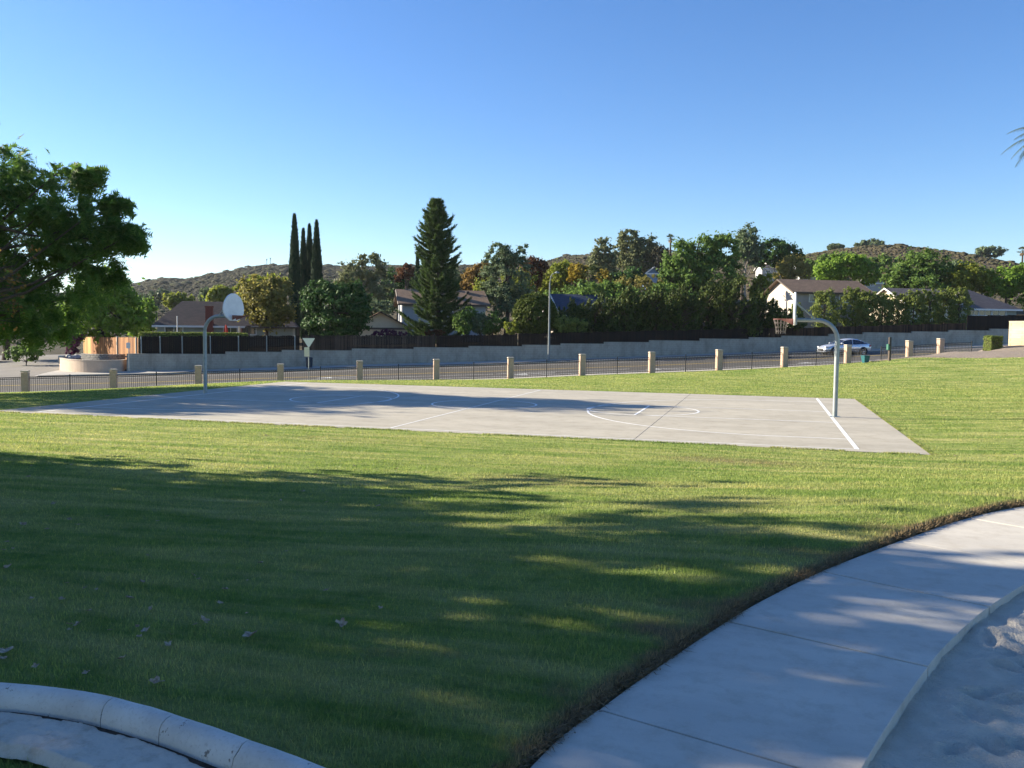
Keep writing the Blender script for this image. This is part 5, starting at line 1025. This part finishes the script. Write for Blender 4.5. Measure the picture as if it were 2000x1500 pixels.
# big conifer
def conifer():
    r = np.random.default_rng(44); dep = 86; top = P(851, 387, dep); b = P(856, 650, dep); z0 = gz(b); root = thing('conifer_tree', (b[0], b[1], z0), 'tall dark conical conifer with layered brush-like branches in front of the grey house', 'tree'); H = top[2]-z0; mb = MB(); mb.tube([(b[0], b[1], z0-.3), (b[0], b[1], z0+H*.5), (top[0], top[1], z0+H*.985)], [.30, .17, .02], 10)
    B = []; Ax = []; Ln = []
    prof_h = [0, .05, .15, .3, .45, .6, .75, .88, .96, 1.0]; prof_r = [2.3, 2.6, 2.75, 2.65, 2.4, 2.0, 1.6, 1.1, .6, .12]
    zz = .03; lev = 0
    while zz < .99:
        R_ = np.interp(zz, prof_h, prof_r); nb = int(r.integers(7, 10)); a0 = r.uniform(0, 6.28)
        for k in range(nb):
            a = a0+2*math.pi*k/nb+r.normal(0, .14); L_ = R_*r.uniform(.6, 1.2)*(1+.16*math.sin(a*2+zz*9)+.10*math.sin(a*3-zz*23)); d = np.array([math.cos(a), math.sin(a), 0]); o = np.array([b[0], b[1], z0+zz*H])+np.array([(top[0]-b[0])*zz, (top[1]-b[1])*zz, 0]); pts = [o+d*L_*f+np.array([0, 0, L_*(-.14*math.sin(f*2.6)+.34*f*f)]) for f in (0, .35, .7, 1)]
            mb.tube(pts, [.045, .035, .022, .008], 5)
            m = int(5+L_*4.2)
            for f in np.linspace(.28, 1.0, m):
                for sgn in (-1, 0, 1):
                    if sgn and f > .93: continue
                    c = o+d*L_*f+np.array([0, 0, L_*(-.14*math.sin(f*2.6)+.34*f*f)])+np.array([-d[1], d[0], 0])*sgn*L_*.17*(1.05-f)*r.uniform(.5, 1.5); nn2 = 11; dr = d*.75+np.array([-d[1], d[0], 0])*sgn*.6+np.array([0, 0, .75]); B.append(np.repeat(c[None], nn2, 0)+r.normal(0, .045, (nn2, 3))); Ax.append(dr+r.normal(0, .42, (nn2, 3))); Ln.append(r.uniform(.2, .42, nn2))
        zz += (.020+.014*(1-zz))*r.uniform(.85, 1.15)
    B = np.concatenate(B); Ax = np.concatenate(Ax); Ax /= np.linalg.norm(Ax, axis=1)[:, None]; Ln = np.concatenate(Ln)[:, None]; n = len(B); sd = np.cross(Ax, r.normal(size=(n, 3))); sd /= np.linalg.norm(sd, axis=1)[:, None]; V = np.empty((n*3, 3)); V[0::3] = B-sd*.036; V[1::3] = B+sd*.036; V[2::3] = B+Ax*Ln
    mb.build('trunk', 'bark', root); npmesh('crown', V, np.arange(n*3).reshape(n, 3), 'lf_pine', root)
conifer()
G('orange and gold autumn tree just right of the big conifer', 126, [(930, 548, 28, 28), (945, 530, 20, 20), (915, 555, 14, 18)], 'lf_orange', 4200, .34, 60, 25)
G('tall oval grey-green tree right of the grey two-storey house', 101, [(990, 545, 46, 60), (975, 500, 26, 30), (1008, 500, 26, 30), (992, 590, 44, 34), (955, 545, 20, 38)], 'lf_sage', 15000, .26, 150, 26, crad=.22, shell=.6, tr=.28, asp=.4)
G('dark red-leaved tree behind the tall grey-green tree', 118, [(1040, 530, 26, 30), (1058, 520, 14, 14)], 'lf_red', 3200, .3, 50, 27)
G('clipped rounded green topiary tree beside the street lamp', 81, [(1045, 616, 42, 42)], 'lf_topiary', 20000, .24, 700, 28, crad=.065, shell=.96, jit=.012, asp=.5, tr=.12); G('small yellow-leaved bush beside the clipped topiary', 80, [(1000, 641, 14, 12), (990, 634, 8, 8)], 'lf_lime', 1300, .17, 26, 29, tr=.04, name='bush', cat='bush')
for k, (lb, lob, mt) in enumerate((('open green bush at the right foot of the conifer', [(905, 628, 22, 22), (915, 612, 14, 14)], 'lf_green'), ('wispy olive bush in front of the grey house window', [(938, 632, 20, 18)], 'lf_sage'), ('leafy green bush between the grey house and the yellow bush', [(966, 630, 24, 22), (950, 640, 20, 14)], 'lf_green'))): G(lb, 83, lob, mt, 2600, .2, 44, 60+k, tr=.06, name='bush', cat='bush')
# --- middle
G('broad yellow-green tree behind the street lamp head', 122, [(1085, 545, 36, 28), (1060, 560, 26, 24), (1120, 560, 34, 24), (1105, 530, 26, 20)], 'lf_lime', 6500, .34, 80, 31); G('bright yellow autumn tree left of the fan palm', 119, [(1130, 530, 20, 17), (1118, 540, 12, 12)], 'lf_yellow', 2400, .3, 40, 32); G('small yellow tree right of the fan palm', 124, [(1178, 540, 13, 15), (1190, 552, 10, 12)], 'lf_yellow', 1500, .3, 30, 33)
G('shorter tall eucalyptus with pale trunk behind the palm', 152, [(1177, 490, 20, 26), (1165, 515, 20, 22), (1190, 520, 20, 26)], 'lf_euc', 5200, .38, 80, 34, crad=.3, bark='bark_pale', tr=.3, droop=1, nlimb=12); G('tallest spreading eucalyptus with grey-green foliage on the slope', 155, [(1228, 470, 24, 22), (1258, 485, 26, 26), (1215, 495, 20, 26), (1240, 515, 38, 28), (1275, 500, 20, 22)], 'lf_euc', 9000, .38, 120, 35, crad=.27, bark='bark_pale', tr=.4, droop=1, nlimb=16); G('thin grey-brown half-bare tree right of the tallest eucalyptus', 150, [(1290, 505, 20, 28), (1300, 525, 16, 22)], 'lf_brush', 2200, .3, 60, 36, crad=.3, bark='bark_pale', nlimb=16)
G('dense green tree below the eucalyptus trunks', 130, [(1210, 548, 30, 18), (1240, 540, 24, 16)], 'lf_deep', 3600, .34, 50, 37)
G('rounded light olive shrub mass behind the junipers', 104, [(1240, 562, 44, 22), (1275, 556, 26, 18), (1212, 566, 22, 18)], 'lf_olive', 6500, .2, 110, 38, crad=.2, shell=.75)
G('green undergrowth trees behind the slate-blue roof', 112, [(1075, 592, 36, 22), (1130, 580, 40, 20), (1180, 578, 34, 22)], 'lf_green', 5500, .28, 70, 39)
G('big billowing green tree above the junipers', 108, [(1330, 512, 36, 42), (1375, 498, 32, 36), (1415, 492, 30, 34), (1400, 545, 48, 42), (1345, 555, 46, 36), (1318, 540, 26, 34)], 'lf_green', 19000, .3, 150, 40, crad=.30, shell=.6, tr=.35)
G('tall slender tree with open trunk on the slope', 150, [(1458, 470, 26, 30), (1470, 492, 22, 26), (1448, 488, 14, 18)], 'lf_sage', 5200, .36, 80, 41, crad=.28, bark='bark_pale', droop=1); G('dark green spreading oak above the hillside houses', 155, [(1512, 492, 34, 26), (1540, 500, 26, 22), (1556, 508, 18, 14), (1490, 505, 20, 18)], 'lf_deep', 6500, .4, 90, 42, nlimb=14)
G('yellow-green tree between the junipers and the white gabled house', 106, [(1492, 560, 22, 26), (1505, 580, 16, 22), (1478, 575, 16, 24)], 'lf_lime', 4200, .26, 60, 43); G('brownish autumn tree in front of the hillside houses', 150, [(1545, 522, 28, 24), (1530, 535, 20, 14), (1568, 530, 18, 18)], 'lf_olive', 4200, .34, 60, 45)
# --- right
G('green tree on the slope above the brown shingle roof', 128, [(1640, 525, 42, 26), (1670, 520, 30, 22), (1615, 535, 24, 20), (1700, 535, 26, 22)], 'lf_bright', 7000, .34, 90, 46); G('big rounded green tree above the low gabled wing', 122, [(1800, 525, 44, 36), (1775, 540, 36, 30), (1835, 535, 30, 32), (1800, 556, 60, 22), (1740, 548, 26, 24)], 'lf_green', 11000, .34, 130, 47, crad=.27)
G('yellow-green tree behind the ridge of the mauve-grey roof', 120, [(1895, 540, 34, 26), (1925, 550, 28, 20), (1870, 550, 24, 22)], 'lf_lime', 6000, .32, 80, 48); G('bright green leafy tree at the right end of the mauve-grey roof', 119, [(1965, 548, 36, 30), (1995, 560, 34, 40), (2030, 545, 40, 40), (1940, 562, 20, 18)], 'lf_bright', 9000, .32, 110, 49); G('small grey-green tree on the slope above the low gabled wing', 165, [(1868, 522, 20, 14), (1855, 530, 14, 10)], 'lf_sage', 2000, .4, 36, 50)
for k, (lb, u, v, ru, rv) in enumerate((('spreading dark oak standing alone on the ridge near the bare tree', 1932, 491, 27, 11), ('wide low oak clump on the highest part of the ridge', 1700, 478, 30, 9), ('small oak on the ridge shoulder above the brown shingle roof', 1632, 482, 15, 5))): G(lb, 322, [(u, v, ru, rv), (u-ru*.45, v+2, ru*.5, rv*.7)], 'lf_sage', 2600, .8, 50, 70+k, tr=.35)
# dead tree on the ridge
q = P(1975, 512, 315); z0 = gz(q); r = np.random.default_rng(5); root = thing('bare_tree', (q[0], q[1], z0), 'bare leafless tree on the ridge beyond the lone spreading oak', 'tree'); m = MB(); m.tube([(q[0], q[1], z0-.5), (q[0]+.4, q[1], z0+2.4)], [.35, .25], 7)
for k in range(14): a = r.uniform(0, 6.28); L_ = r.uniform(2, 4.5); m.tube([(q[0]+.3, q[1], z0+r.uniform(1, 2.4)), (q[0]+L_*.5*math.cos(a), q[1]+L_*.5*math.sin(a), z0+2.2+r.uniform(0, 1)), (q[0]+L_*math.cos(a), q[1]+L_*math.sin(a), z0+r.uniform(2, 4.5))], [.18, .12, .05], 5)
m.build('trunk', 'bark', root)
# junipers
def juniper(label, u, vt, hw, dep, seed, lean=1.25):
    r = np.random.default_rng(seed); mp_ = mpp(dep); b = P(u, 652, dep); z0 = gz(b); top = P(u, vt, dep)[2]; H = top-z0; root = thing('juniper', (b[0], b[1], z0), label, 'tree', 'row of twisted junipers'); mb = MB(); rx = CR[:2]/np.linalg.norm(CR[:2]); dpv = np.array([-rx[1], rx[0]]); Cs = []; Ns = []
    W_ = hw*mp_
    for k in range(78):
        a = r.uniform(-1, 1); bb = r.uniform(-1, .9); hh = H*r.uniform(.22, 1.0)*(1-.28*abs(a)); L_ = r.uniform(.9, 1.7); o2 = np.array([b[0]+rx[0]*a*W_+dpv[0]*bb*W_*.6, b[1]+rx[1]*a*W_+dpv[1]*bb*W_*.6, 0]); e = o2+np.array([*(rx*L_*r.uniform(.15, .6)), z0+hh]); st_ = o2+np.array([0, 0, max(z0+.1, z0+hh-L_*.85)]); mid = (st_+e)/2+np.array([*(rx*r.uniform(.0, .3)), -.12]); mb.tube([(b[0], b[1], max(z0+.1, st_[2]-.8)), st_, mid, e], [.06, .045, .03, .01], 5)
        m = 15; f = np.linspace(.0, 1.06, m); Q_ = (1-f)[:, None]**2*st_+2*((1-f)*f)[:, None]*mid+(f**2)[:, None]*e; tw = np.stack([np.cos(f*9+k), np.sin(f*9+k), 0*f], 1)*.10; Q_ = Q_+tw
        for i in range(m):
            rad = .42*(1-f[i]*.82)+.04; nn2 = int(12*(1-f[i]*.45)); dd = r.normal(size=(nn2, 3)); dd /= np.linalg.norm(dd, axis=1)[:, None]; Cs.append(Q_[i]+dd*rad*r.uniform(.3, 1, (nn2, 1))); Ns.append(dd+r.normal(0, .4, (nn2, 3)))
    C_, N_ = np.concatenate(Cs), np.concatenate(Ns); mb.tube([(b[0], b[1], z0-.3), (b[0]+.1, b[1], z0+H*.3), (b[0]-.1, b[1], z0+H*.55)], [.2, .15, .06], 7); mb.build('trunk', 'bark', root); npmesh('crown', leaves(C_, N_, .26, .5, r, -1.2), np.arange(len(C_)*4).reshape(-1, 4), 'lf_juniper', root)
JL = ['twisted juniper nearest the clipped topiary, its tips reaching over the blue roof', 'twisted juniper in front of the slate-blue roof', 'twisted juniper right of the slate-blue roof edge', 'twisted juniper in front of the brick chimney', 'twisted juniper below the left of the big billowing tree', 'tall twisted juniper below the middle of the big billowing tree', 'tall twisted juniper below the right of the big billowing tree', 'twisted juniper beside the yellow-green tree and white gabled house']
for k, (u, vt, hw) in enumerate(((1112, 580, 32), (1163, 568, 36), (1218, 556, 38), (1272, 548, 38), (1325, 540, 38), (1380, 538, 40), (1430, 534, 40), (1478, 562, 32))): juniper(JL[k], u, vt, hw, 84+(k % 2)*1.6, 80+k)
G('low mixed shrub with reddish flowers under the first juniper', 80.5, [(1100, 632, 22, 18), (1125, 636, 22, 14)], 'lf_hedge', 2600, .17, 44, 52, tr=.04, name='bush', cat='bush'); G('dark spiky shrub in front of the white gable wall', 84, [(1530, 615, 26, 12), (1545, 632, 34, 14), (1515, 628, 20, 16)], 'lf_juniper', 5200, .18, 80, 53, tr=.05, name='bush', cat='bush')
# tall hedge shrubs
HL = [(1556, 596, 12, 'small dark shrub at the corner of the white gabled house'), (1612, 570, 27, 'tall feathery hedge shrub between the two upper windows'), (1665, 566, 24, 'tall feathery hedge shrub hiding the right upper window edge'), (1692, 572, 22, 'feathery hedge shrub below the right end of the brown roof'), (1722, 576, 23, 'feathery hedge shrub left of the pale gable bargeboards'), (1752, 578, 23, 'feathery hedge shrub in front of the pale gable bargeboards'), (1783, 572, 23, 'feathery hedge shrub right of the pale gable bargeboards'), (1814, 570, 23, 'feathery hedge shrub below the middle of the grey ridge'), (1846, 567, 23, 'feathery hedge shrub second from the end of the hedge'), (1876, 566, 21, 'last feathery hedge shrub beside the row of white windows')]
for k, (u, vt, hw, lb) in enumerate(HL):
    vt -= 7; vb = 645; mid = (vt+vb)/2; G(lb, 94+.4*(k % 3), [(u, mid+6, hw, (vb-vt)/2*.95), (u-hw*.3, vt+16, hw*.45, 16), (u+hw*.35, vt+18, hw*.4, 17)], 'lf_hedge', 5600, .18, 130, 90+k, crad=.26, shell=.6, tr=.08, name='hedge_shrub', cat='shrub', group='shrubs of the tall hedge', asp=.35, droop=-2.0)
# clipped hedges
def hedge(label, poly, z0, z1, mat, n, ls, seed):
    r = np.random.default_rng(seed); poly = np.array(poly); a, b, c, d = poly; root = thing('clipped_hedge', (*poly.mean(0), z0), label, 'hedge'); m = MB(); ins = poly+(poly.mean(0)-poly)*.10; m.prism([tuple(p) for p in ins], z0, z1-.12); m.build('branches', 'bark', root); C_ = []; N_ = []
    fa = [(a, b), (b, c), (c, d), (d, a)]; ar = [np.linalg.norm(q-p)*(z1-z0) for p, q in fa]+[np.linalg.norm(b-a)*np.linalg.norm(d-a)]; ar = np.array(ar)/sum(ar); ctr = poly.mean(0)
    for (p, q), w in zip(fa, ar[:4]):
        k = int(n*w); f = r.uniform(0, 1, k)[:, None]; xy = p*(1-f)+q*f; z = r.uniform(z0, z1, k); nn2 = np.array([(q-p)[1], -(q-p)[0]]); nn2 = nn2/np.linalg.norm(nn2); nn2 = nn2 if nn2@((p+q)/2-ctr) > 0 else -nn2; bump = .05*vnoise(xy[:, 0]*2+xy[:, 1]*2, z*2, seed)+r.uniform(-.10, .03, k); C_.append(np.c_[xy+nn2*bump[:, None], z]); N_.append(np.c_[np.repeat(nn2[None], k, 0), np.full(k, .3)]+r.normal(0, .5, (k, 3)))
    k = int(n*ar[4]*1.6); f, g = r.uniform(0, 1, (2, k, 1)); xy = (a*(1-f)+b*f)*(1-g)+(d*(1-f)+c*f)*g; C_.append(np.c_[xy, z1+.05*vnoise(xy[:, 0]*1.5, xy[:, 1]*1.5, seed)+r.uniform(-.08, .05, k)]); N_.append(r.normal(0, .45, (k, 3))+np.array([0, 0, 1])); C_, N_ = np.concatenate(C_), np.concatenate(N_); npmesh('foliage', leaves(C_, N_, ls, .6, r), np.arange(len(C_)*4).reshape(-1, 4), mat, root)
s0, s1 = hit(273, 18.3), hit(482, 18.3); hedge('long low clipped hedge along the top of the dark fence', [st(s0, 18.0), st(s1, 18.0), st(s1, 19.2), st(s0, 19.2)], float(wall_top(s0))-.3, zat(340, 650, st((s0+s1)/2, 18.3)), 'lf_hedge', 16000, .14, 3)
q = P(1939, 681, 67); hp_ = [q[:2]+DV*a*.52+NV*b*.42 for a, b in ((-1, -1), (1, -1), (1, 1), (-1, 1))]; hedge('square clipped green bush on the gravel bank beside the tan wall', hp_, q[2]-.15, zat(1939, 657, q[:2]), 'lf_hedge', 5200, .09, 4)
# palms
def fan_palm(label, u, vt, dep, hw, seed, trunk=.2, nf=34, skirt=True, dead='lf_palmdead'):
    r = np.random.default_rng(seed); R_ = hw*mpp(dep); c = P(u, vt, dep)-np.array([0, 0, R_*.75]); z0 = gz(c); root = thing('palm_tree', (c[0], c[1], z0), label, 'palm'); smooth_by_angle(MB().tube([(c[0], c[1], z0-.3), (c[0], c[1], (z0+c[2])/2), (c[0], c[1], c[2])], [trunk*1.3, trunk, trunk*.9], 10).build('trunk', 'bark', root))
    def fronds(n, elo, ehi, mat, name, k=1.0):
        m = MB()
        for i in range(n):
            a = r.uniform(0, 6.28); e = r.uniform(elo, ehi); d = np.array([math.cos(a)*math.cos(e), math.sin(a)*math.cos(e), math.sin(e)]); L_ = R_*r.uniform(.8, 1.1)*k; h = c+d*L_*.55; sd = np.array([-math.sin(a), math.cos(a), 0]); up = np.cross(d, sd); m.tube([c, h], [.02, .012], 4)
            for j in range(11):
                t_ = (j-5)/5*1.25; dd = d*math.cos(t_)+sd*math.sin(t_); tip = h+dd*L_*.5+np.array([0, 0, -.12*L_*abs(t_)]); w_ = np.cross(dd, up)*L_*.045; m.add([h, h+dd*L_*.25+w_, tip, h+dd*L_*.25-w_], [(0, 1, 2, 3)])
        m.build(name, mat, root)
    fronds(nf, -.35, 1.35, 'lf_palm', 'fronds')
    if skirt: fronds(nf//2, -1.45, -.6, dead, 'dead_fronds', .9)
fan_palm('fan palm with brown skirt in front of the yellow trees', 1157, 520, 116, 22, 1, .28); fan_palm('thin tall palm on the skyline between the eucalyptus and the big tree', 1310, 458, 165, 10, 2, .18, 24); fan_palm('fan palm on the far ridge beside the bare leafless tree', 1998, 482, 300, 11, 3, .3, 26); fan_palm('small palm top in front of the pale olive eucalyptus', 690, 545, 118, 15, 4, .2, 26, False)
def feather_palm(label, top, z0, R_, seed, nf=18):
    r = np.random.default_rng(seed); c = np.array(top); root = thing('palm_tree', (c[0], c[1], z0), label, 'palm'); smooth_by_angle(MB().tube([(c[0], c[1], z0-.3), (c[0], c[1], (z0+c[2])/2), (c[0], c[1], c[2])], [.22, .17, .14], 12).build('trunk', 'bark_pale', root)); m = MB()
    for i in range(nf):
        a = 2*math.pi*i/nf+r.normal(0, .12); el = r.uniform(.1, 1.1); L_ = R_*r.uniform(.9, 1.1); f = np.linspace(0, 1, 14); hd = np.array([math.cos(a), math.sin(a), 0]); pts = np.array([c+hd*L_*(q*math.cos(el*(1-q*.5)))+np.array([0, 0, L_*(q*math.sin(el)-.72*q**2.2)]) for q in f]); m.tube(pts, list(np.linspace(.035, .006, 14)), 5); sd = np.array([-math.sin(a), math.cos(a), 0])
        for j in range(2, 54):
            q = j/54; p = np.array([np.interp(q, f, pts[:, k]) for k in range(3)]); t_ = np.array([np.interp(min(1, q+.03), f, pts[:, k]) for k in range(3)])-p; t_ /= np.linalg.norm(t_)+1e-9
            for sg in (-1, 1):
                ll = .62*math.sin(math.pi*min(.97, .18+q*.8))+.1; dd = sd*sg*.75+t_*.55+np.array([0, 0, -.38])+r.normal(0, .09, 3); dd /= np.linalg.norm(dd); w_ = t_*.022; m.add([p-w_, p+w_, p+dd*ll], [(0, 1, 2)])
    m.build('fronds', 'lf_palm', root)
q = P(2052, 272, 62); feather_palm('feather palm whose drooping frond tip shows against the sky', q, 2.0, 3.15, 6, 20)
def banana():
    r = np.random.default_rng(9); dep = 100; c = P(1449, 556, dep); z0 = gz(c); root = thing('banana_plant', (c[0], c[1], z0), 'broad-leaved banana plant above the junipers', 'plant'); MB().tube([(c[0], c[1], z0), (c[0], c[1], c[2])], [.22, .12], 8).build('stem', 'bark', root)
    for i in range(9):
        a = r.uniform(0, 6.28); el = r.uniform(.3, 1.2); L_ = r.uniform(1.3, 1.9); hd = np.array([math.cos(a), math.sin(a), 0]); sd = np.array([-hd[1], hd[0], 0]); f = np.linspace(0, 1, 8); pts = [c+hd*L_*q*math.cos(el)+np.array([0, 0, L_*(q*math.sin(el)-.45*q*q)]) for q in f]; m = MB(); w_ = [.05+.24*math.sin(math.pi*min(1, q*.95+.05)) for q in f]; n = 8
        m.add([p+sd*w+np.array([0, 0, .06]) for p, w in zip(pts, w_)]+list(pts)+[p-sd*w+np.array([0, 0, .06]) for p, w in zip(pts, w_)], [(i_, i_+1, n+i_+1, n+i_) for i_ in range(n-1)]+[(n+i_, n+i_+1, 2*n+i_+1, 2*n+i_) for i_ in range(n-1)]); m.build('leaf', 'lf_palm', root)
banana()

# near park tree that shades the court; compound leaves
def locust(label, base, lobes, nfr, seed, mat='lf_locust', tr=.22, ls=.28, ncl=110, crad=.34, group=None, shell=.45):
    r = np.random.default_rng(seed); b = np.array(base, float); root = thing('park_tree', b, label, 'tree', group); p, n, ce = crown_points(lobes, ncl, nfr, r, crad, shell, .75); cc = np.mean([l[0] for l in lobes], 0); ztop = max(l[0][2]+l[1][2]*.5 for l in lobes); limbs(b, np.array([b[0]*.4+cc[0]*.6, b[1]*.4+cc[1]*.6, ztop]), ce, r, tr, 34).build('trunk', 'bark', root)
    N = len(p); ax = p-cc; ax[:, 2] *= .4; ax = ax/np.linalg.norm(ax, axis=1)[:, None]*.7+r.normal(0, .6, (N, 3)); ax[:, 2] -= .35; ax /= np.linalg.norm(ax, axis=1)[:, None]; up = n/np.linalg.norm(n, axis=1)[:, None]; sd = np.cross(ax, up); sd /= np.linalg.norm(sd, axis=1)[:, None]+1e-9; L_ = ls*r.uniform(.7, 1.3, N)[:, None]; Vs = []
    for k in range(6):
        f = .15+.17*k; o = p+ax*L_*f+np.array([0, 0, -.25])*L_*f*f
        for sg in (-1, 1):
            d = sd*sg*.85+ax*.5+r.normal(0, .12, (N, 3)); d /= np.linalg.norm(d, axis=1)[:, None]; ll = L_*.36; w_ = ax*L_*.075; V = np.empty((N, 3, 3)); V[:, 0] = o-w_; V[:, 1] = o+w_*1.2; V[:, 2] = o+d*ll; Vs.append(V)
    V = np.concatenate(Vs).reshape(-1, 3); npmesh('crown', V, np.arange(len(V)).reshape(-1, 3), mat, root); return root
lz = lambda x, y: float(lawn_raw(np.array([float(x)]), np.array([float(y)]))[0][0])
def PL3(u, v, d, ru, rv): m_ = mpp(d); return (P(u, v, d), (ru*m_, ru*m_*.9, rv*m_))
locust('large leafy park tree with feathery dark green leaves overhanging the court end', (-24.5, -1.0, lz(-24.5, -1)), [PL3(-60, 420, 38, 150, 150), PL3(60, 420, 37.5, 100, 100), PL3(30, 345, 38, 88, 78), PL3(140, 450, 37, 85, 62), PL3(120, 530, 37.5, 95, 70), PL3(60, 600, 38, 110, 60), PL3(190, 450, 36.5, 55, 32), PL3(225, 452, 36.5, 42, 15), PL3(252, 464, 36.3, 22, 9), PL3(215, 400, 37, 28, 14), PL3(165, 345, 37, 30, 20), PL3(120, 375, 37, 60, 48), PL3(180, 520, 37, 55, 42), PL3(-180, 480, 38, 130, 120),
       ((-25.5, -5.6, 4.6), (3.4, 2.4, 2.4)), ((-27.0, -3.0, 6.0), (4, 3.5, 3)), ((-27.5, 1.5, 6.5), (4, 4, 3.2)), PL3(-120, 600, 38, 150, 70)], 18500, 101, ls=.46, ncl=440, crad=.34, shell=.55)
# sparse autumn tree in front of it
def sparse():
    r = np.random.default_rng(12); qq = P(-62, 740, 33); b = np.array([qq[0], qq[1], lz(qq[0], qq[1])]); root = thing('park_tree', b, 'nearly bare twiggy park tree with a few orange leaves', 'tree'); m = MB(); m.tube([b-np.array([0, 0, .2]), b+np.array([.1, .1, 2.2]), b+np.array([.2, .1, 4.5])], [.14, .11, .05], 8); Cs = []
    for k in range(46):
        a = r.uniform(0, 6.28); el = r.uniform(.0, 1.2); L_ = r.uniform(1.6, 3.0); o = b+np.array([.1, .1, r.uniform(1.7, 4.4)]); e = o+np.array([math.cos(a)*math.cos(el), math.sin(a)*math.cos(el), math.sin(el)])*L_; mid = (o+e)/2+np.array([0, 0, .25]); m.tube([o, mid, e+np.array([0, 0, -.15])], [.028, .018, .005], 5)
        for j in range(5):
            f = r.uniform(.4, 1); o2 = o*(1-f)+e*f+np.array([0, 0, .2*f*(1-f)*4]); e2 = o2+r.normal(0, .4, 3)+np.array([0, 0, .1]); m.tube([o2, (o2+e2)/2+r.normal(0, .05, 3), e2], [.012, .008, .003], 4)
            if r.uniform() < .3: Cs.append(e2+r.normal(0, .16, (7, 3)))
    m.build('trunk', 'bark', root); C_ = np.concatenate(Cs); npmesh('crown', leaves(C_, r.normal(size=C_.shape), .16, .7, r), np.arange(len(C_)*4).reshape(-1, 4), 'lf_orange', root)
sparse()
# park trees just outside the view whose shadows lie across the lawn and path
for k, (x, y, h_, R_) in enumerate(((-8.5, -19.8, 7.6, 4.3), (-15.0, -23.8, 10.5, 4.5), (-6.0, -23.2, 8.4, 3.9), (-9.0, -32.5, 9.0, 3.6), (-18.0, -20.4, 11.0, 4.4), (-2.0, -38.0, 8.5, 4.4))):
    z = lz(x, y); r = np.random.default_rng(200+k); lob = [((x, y, z+h_-R_*.75), (R_, R_, R_*.75)), ((x+R_*.4, y-R_*.3, z+h_-R_*1.1), (R_*.75, R_*.75, R_*.55)), ((x-R_*.4, y+R_*.2, z+h_-R_*1.2), (R_*.7, R_*.7, R_*.5))]
    root = thing('park_tree', (x, y, z), 'leafy park tree on the open lawn casting long shade over the grass', 'tree', 'park trees beside the lawn'); p, n, ce = crown_points(lob, 110, 5400, r, .34, .25, .8); limbs((x, y, z), (x, y, z+h_-R_*.5), ce, r, .2, 22).build('trunk', 'bark', root); npmesh('crown', leaves(p, n, .42, .6, r), np.arange(len(p)*4).reshape(-1, 4), 'lf_locust', root)

# ------------------------------------------------------------------ chaparral on the hills
r = np.random.default_rng(77); import bmesh
bm = bmesh.new(); bmesh.ops.create_icosphere(bm, subdivisions=1, radius=1); bv = np.array([v.co[:] for v in bm.verts]); bf = np.array([[v.index for v in f.verts] for f in bm.faces if f.calc_center_median().z > -.05]); bm.free()
NB = 31000; uu = r.uniform(-150, 2150, NB*3); DD = r.uniform(0, 1, NB*3)**.7*780+125; az = YAW+np.arctan((uu-1000)/F_PX); xx, yy = CAM[0]+DD*np.sin(az), CAM[1]+DD*np.cos(az); rd = np.interp(uu, RU, RD)
cl = vnoise(xx, yy, 41, 3, .03); ok = (DD < rd*1.03) & (DD > 165) & (r.uniform(-1, 1, NB*3) < cl+.55); xx, yy, DD = xx[ok][:NB], yy[ok][:NB], DD[ok][:NB]; n = len(xx)
zz = ground_z(xx, yy); R_ = r.uniform(.4, 1.15, n)*(1+.9*(r.uniform(0, 1, n) > .96))*np.clip(DD/380, .6, 1.5); V = bv[None]*(R_[:, None, None])*np.array([1.15, 1.15, .5])*(1+r.normal(0, .18, (n, len(bv), 1))); V = V+np.stack([xx, yy, zz+R_*.25], 1)[:, None]; Fb = (bf[None]+(np.arange(n)*len(bv))[:, None, None]).reshape(-1, 3)
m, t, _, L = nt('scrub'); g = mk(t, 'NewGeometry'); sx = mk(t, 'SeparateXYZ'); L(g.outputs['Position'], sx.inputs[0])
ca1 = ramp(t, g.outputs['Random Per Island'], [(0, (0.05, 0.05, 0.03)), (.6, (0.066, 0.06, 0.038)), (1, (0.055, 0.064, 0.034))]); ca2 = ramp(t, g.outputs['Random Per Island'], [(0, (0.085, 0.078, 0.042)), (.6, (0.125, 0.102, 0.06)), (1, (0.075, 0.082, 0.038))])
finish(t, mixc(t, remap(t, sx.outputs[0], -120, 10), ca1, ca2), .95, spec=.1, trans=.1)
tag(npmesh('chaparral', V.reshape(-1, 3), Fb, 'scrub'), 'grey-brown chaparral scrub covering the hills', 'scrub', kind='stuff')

# ------------------------------------------------------------------ thin valley haze
hz = MB().prism([tuple(st(-1100, -750)), tuple(st(1000, -750)), tuple(st(1000, 1750)), tuple(st(-1100, 1750))], -420, 110).build('haze', 'tyre')
m, t, _, L = nt('haze_air'); pv = mk(t, 'VolumePrincipled'); pv.inputs['Color'].default_value = (0.86, 0.92, 1.0, 1); pv.inputs['Density'].default_value = HAZE; pv.inputs['Anisotropy'].default_value = 0.2
L(pv.outputs[0], mk(t, 'OutputMaterial').inputs['Volume']); hz.data.materials.clear(); hz.data.materials.append(m); tag(hz, 'thin pale valley haze', 'haze', kind='stuff')
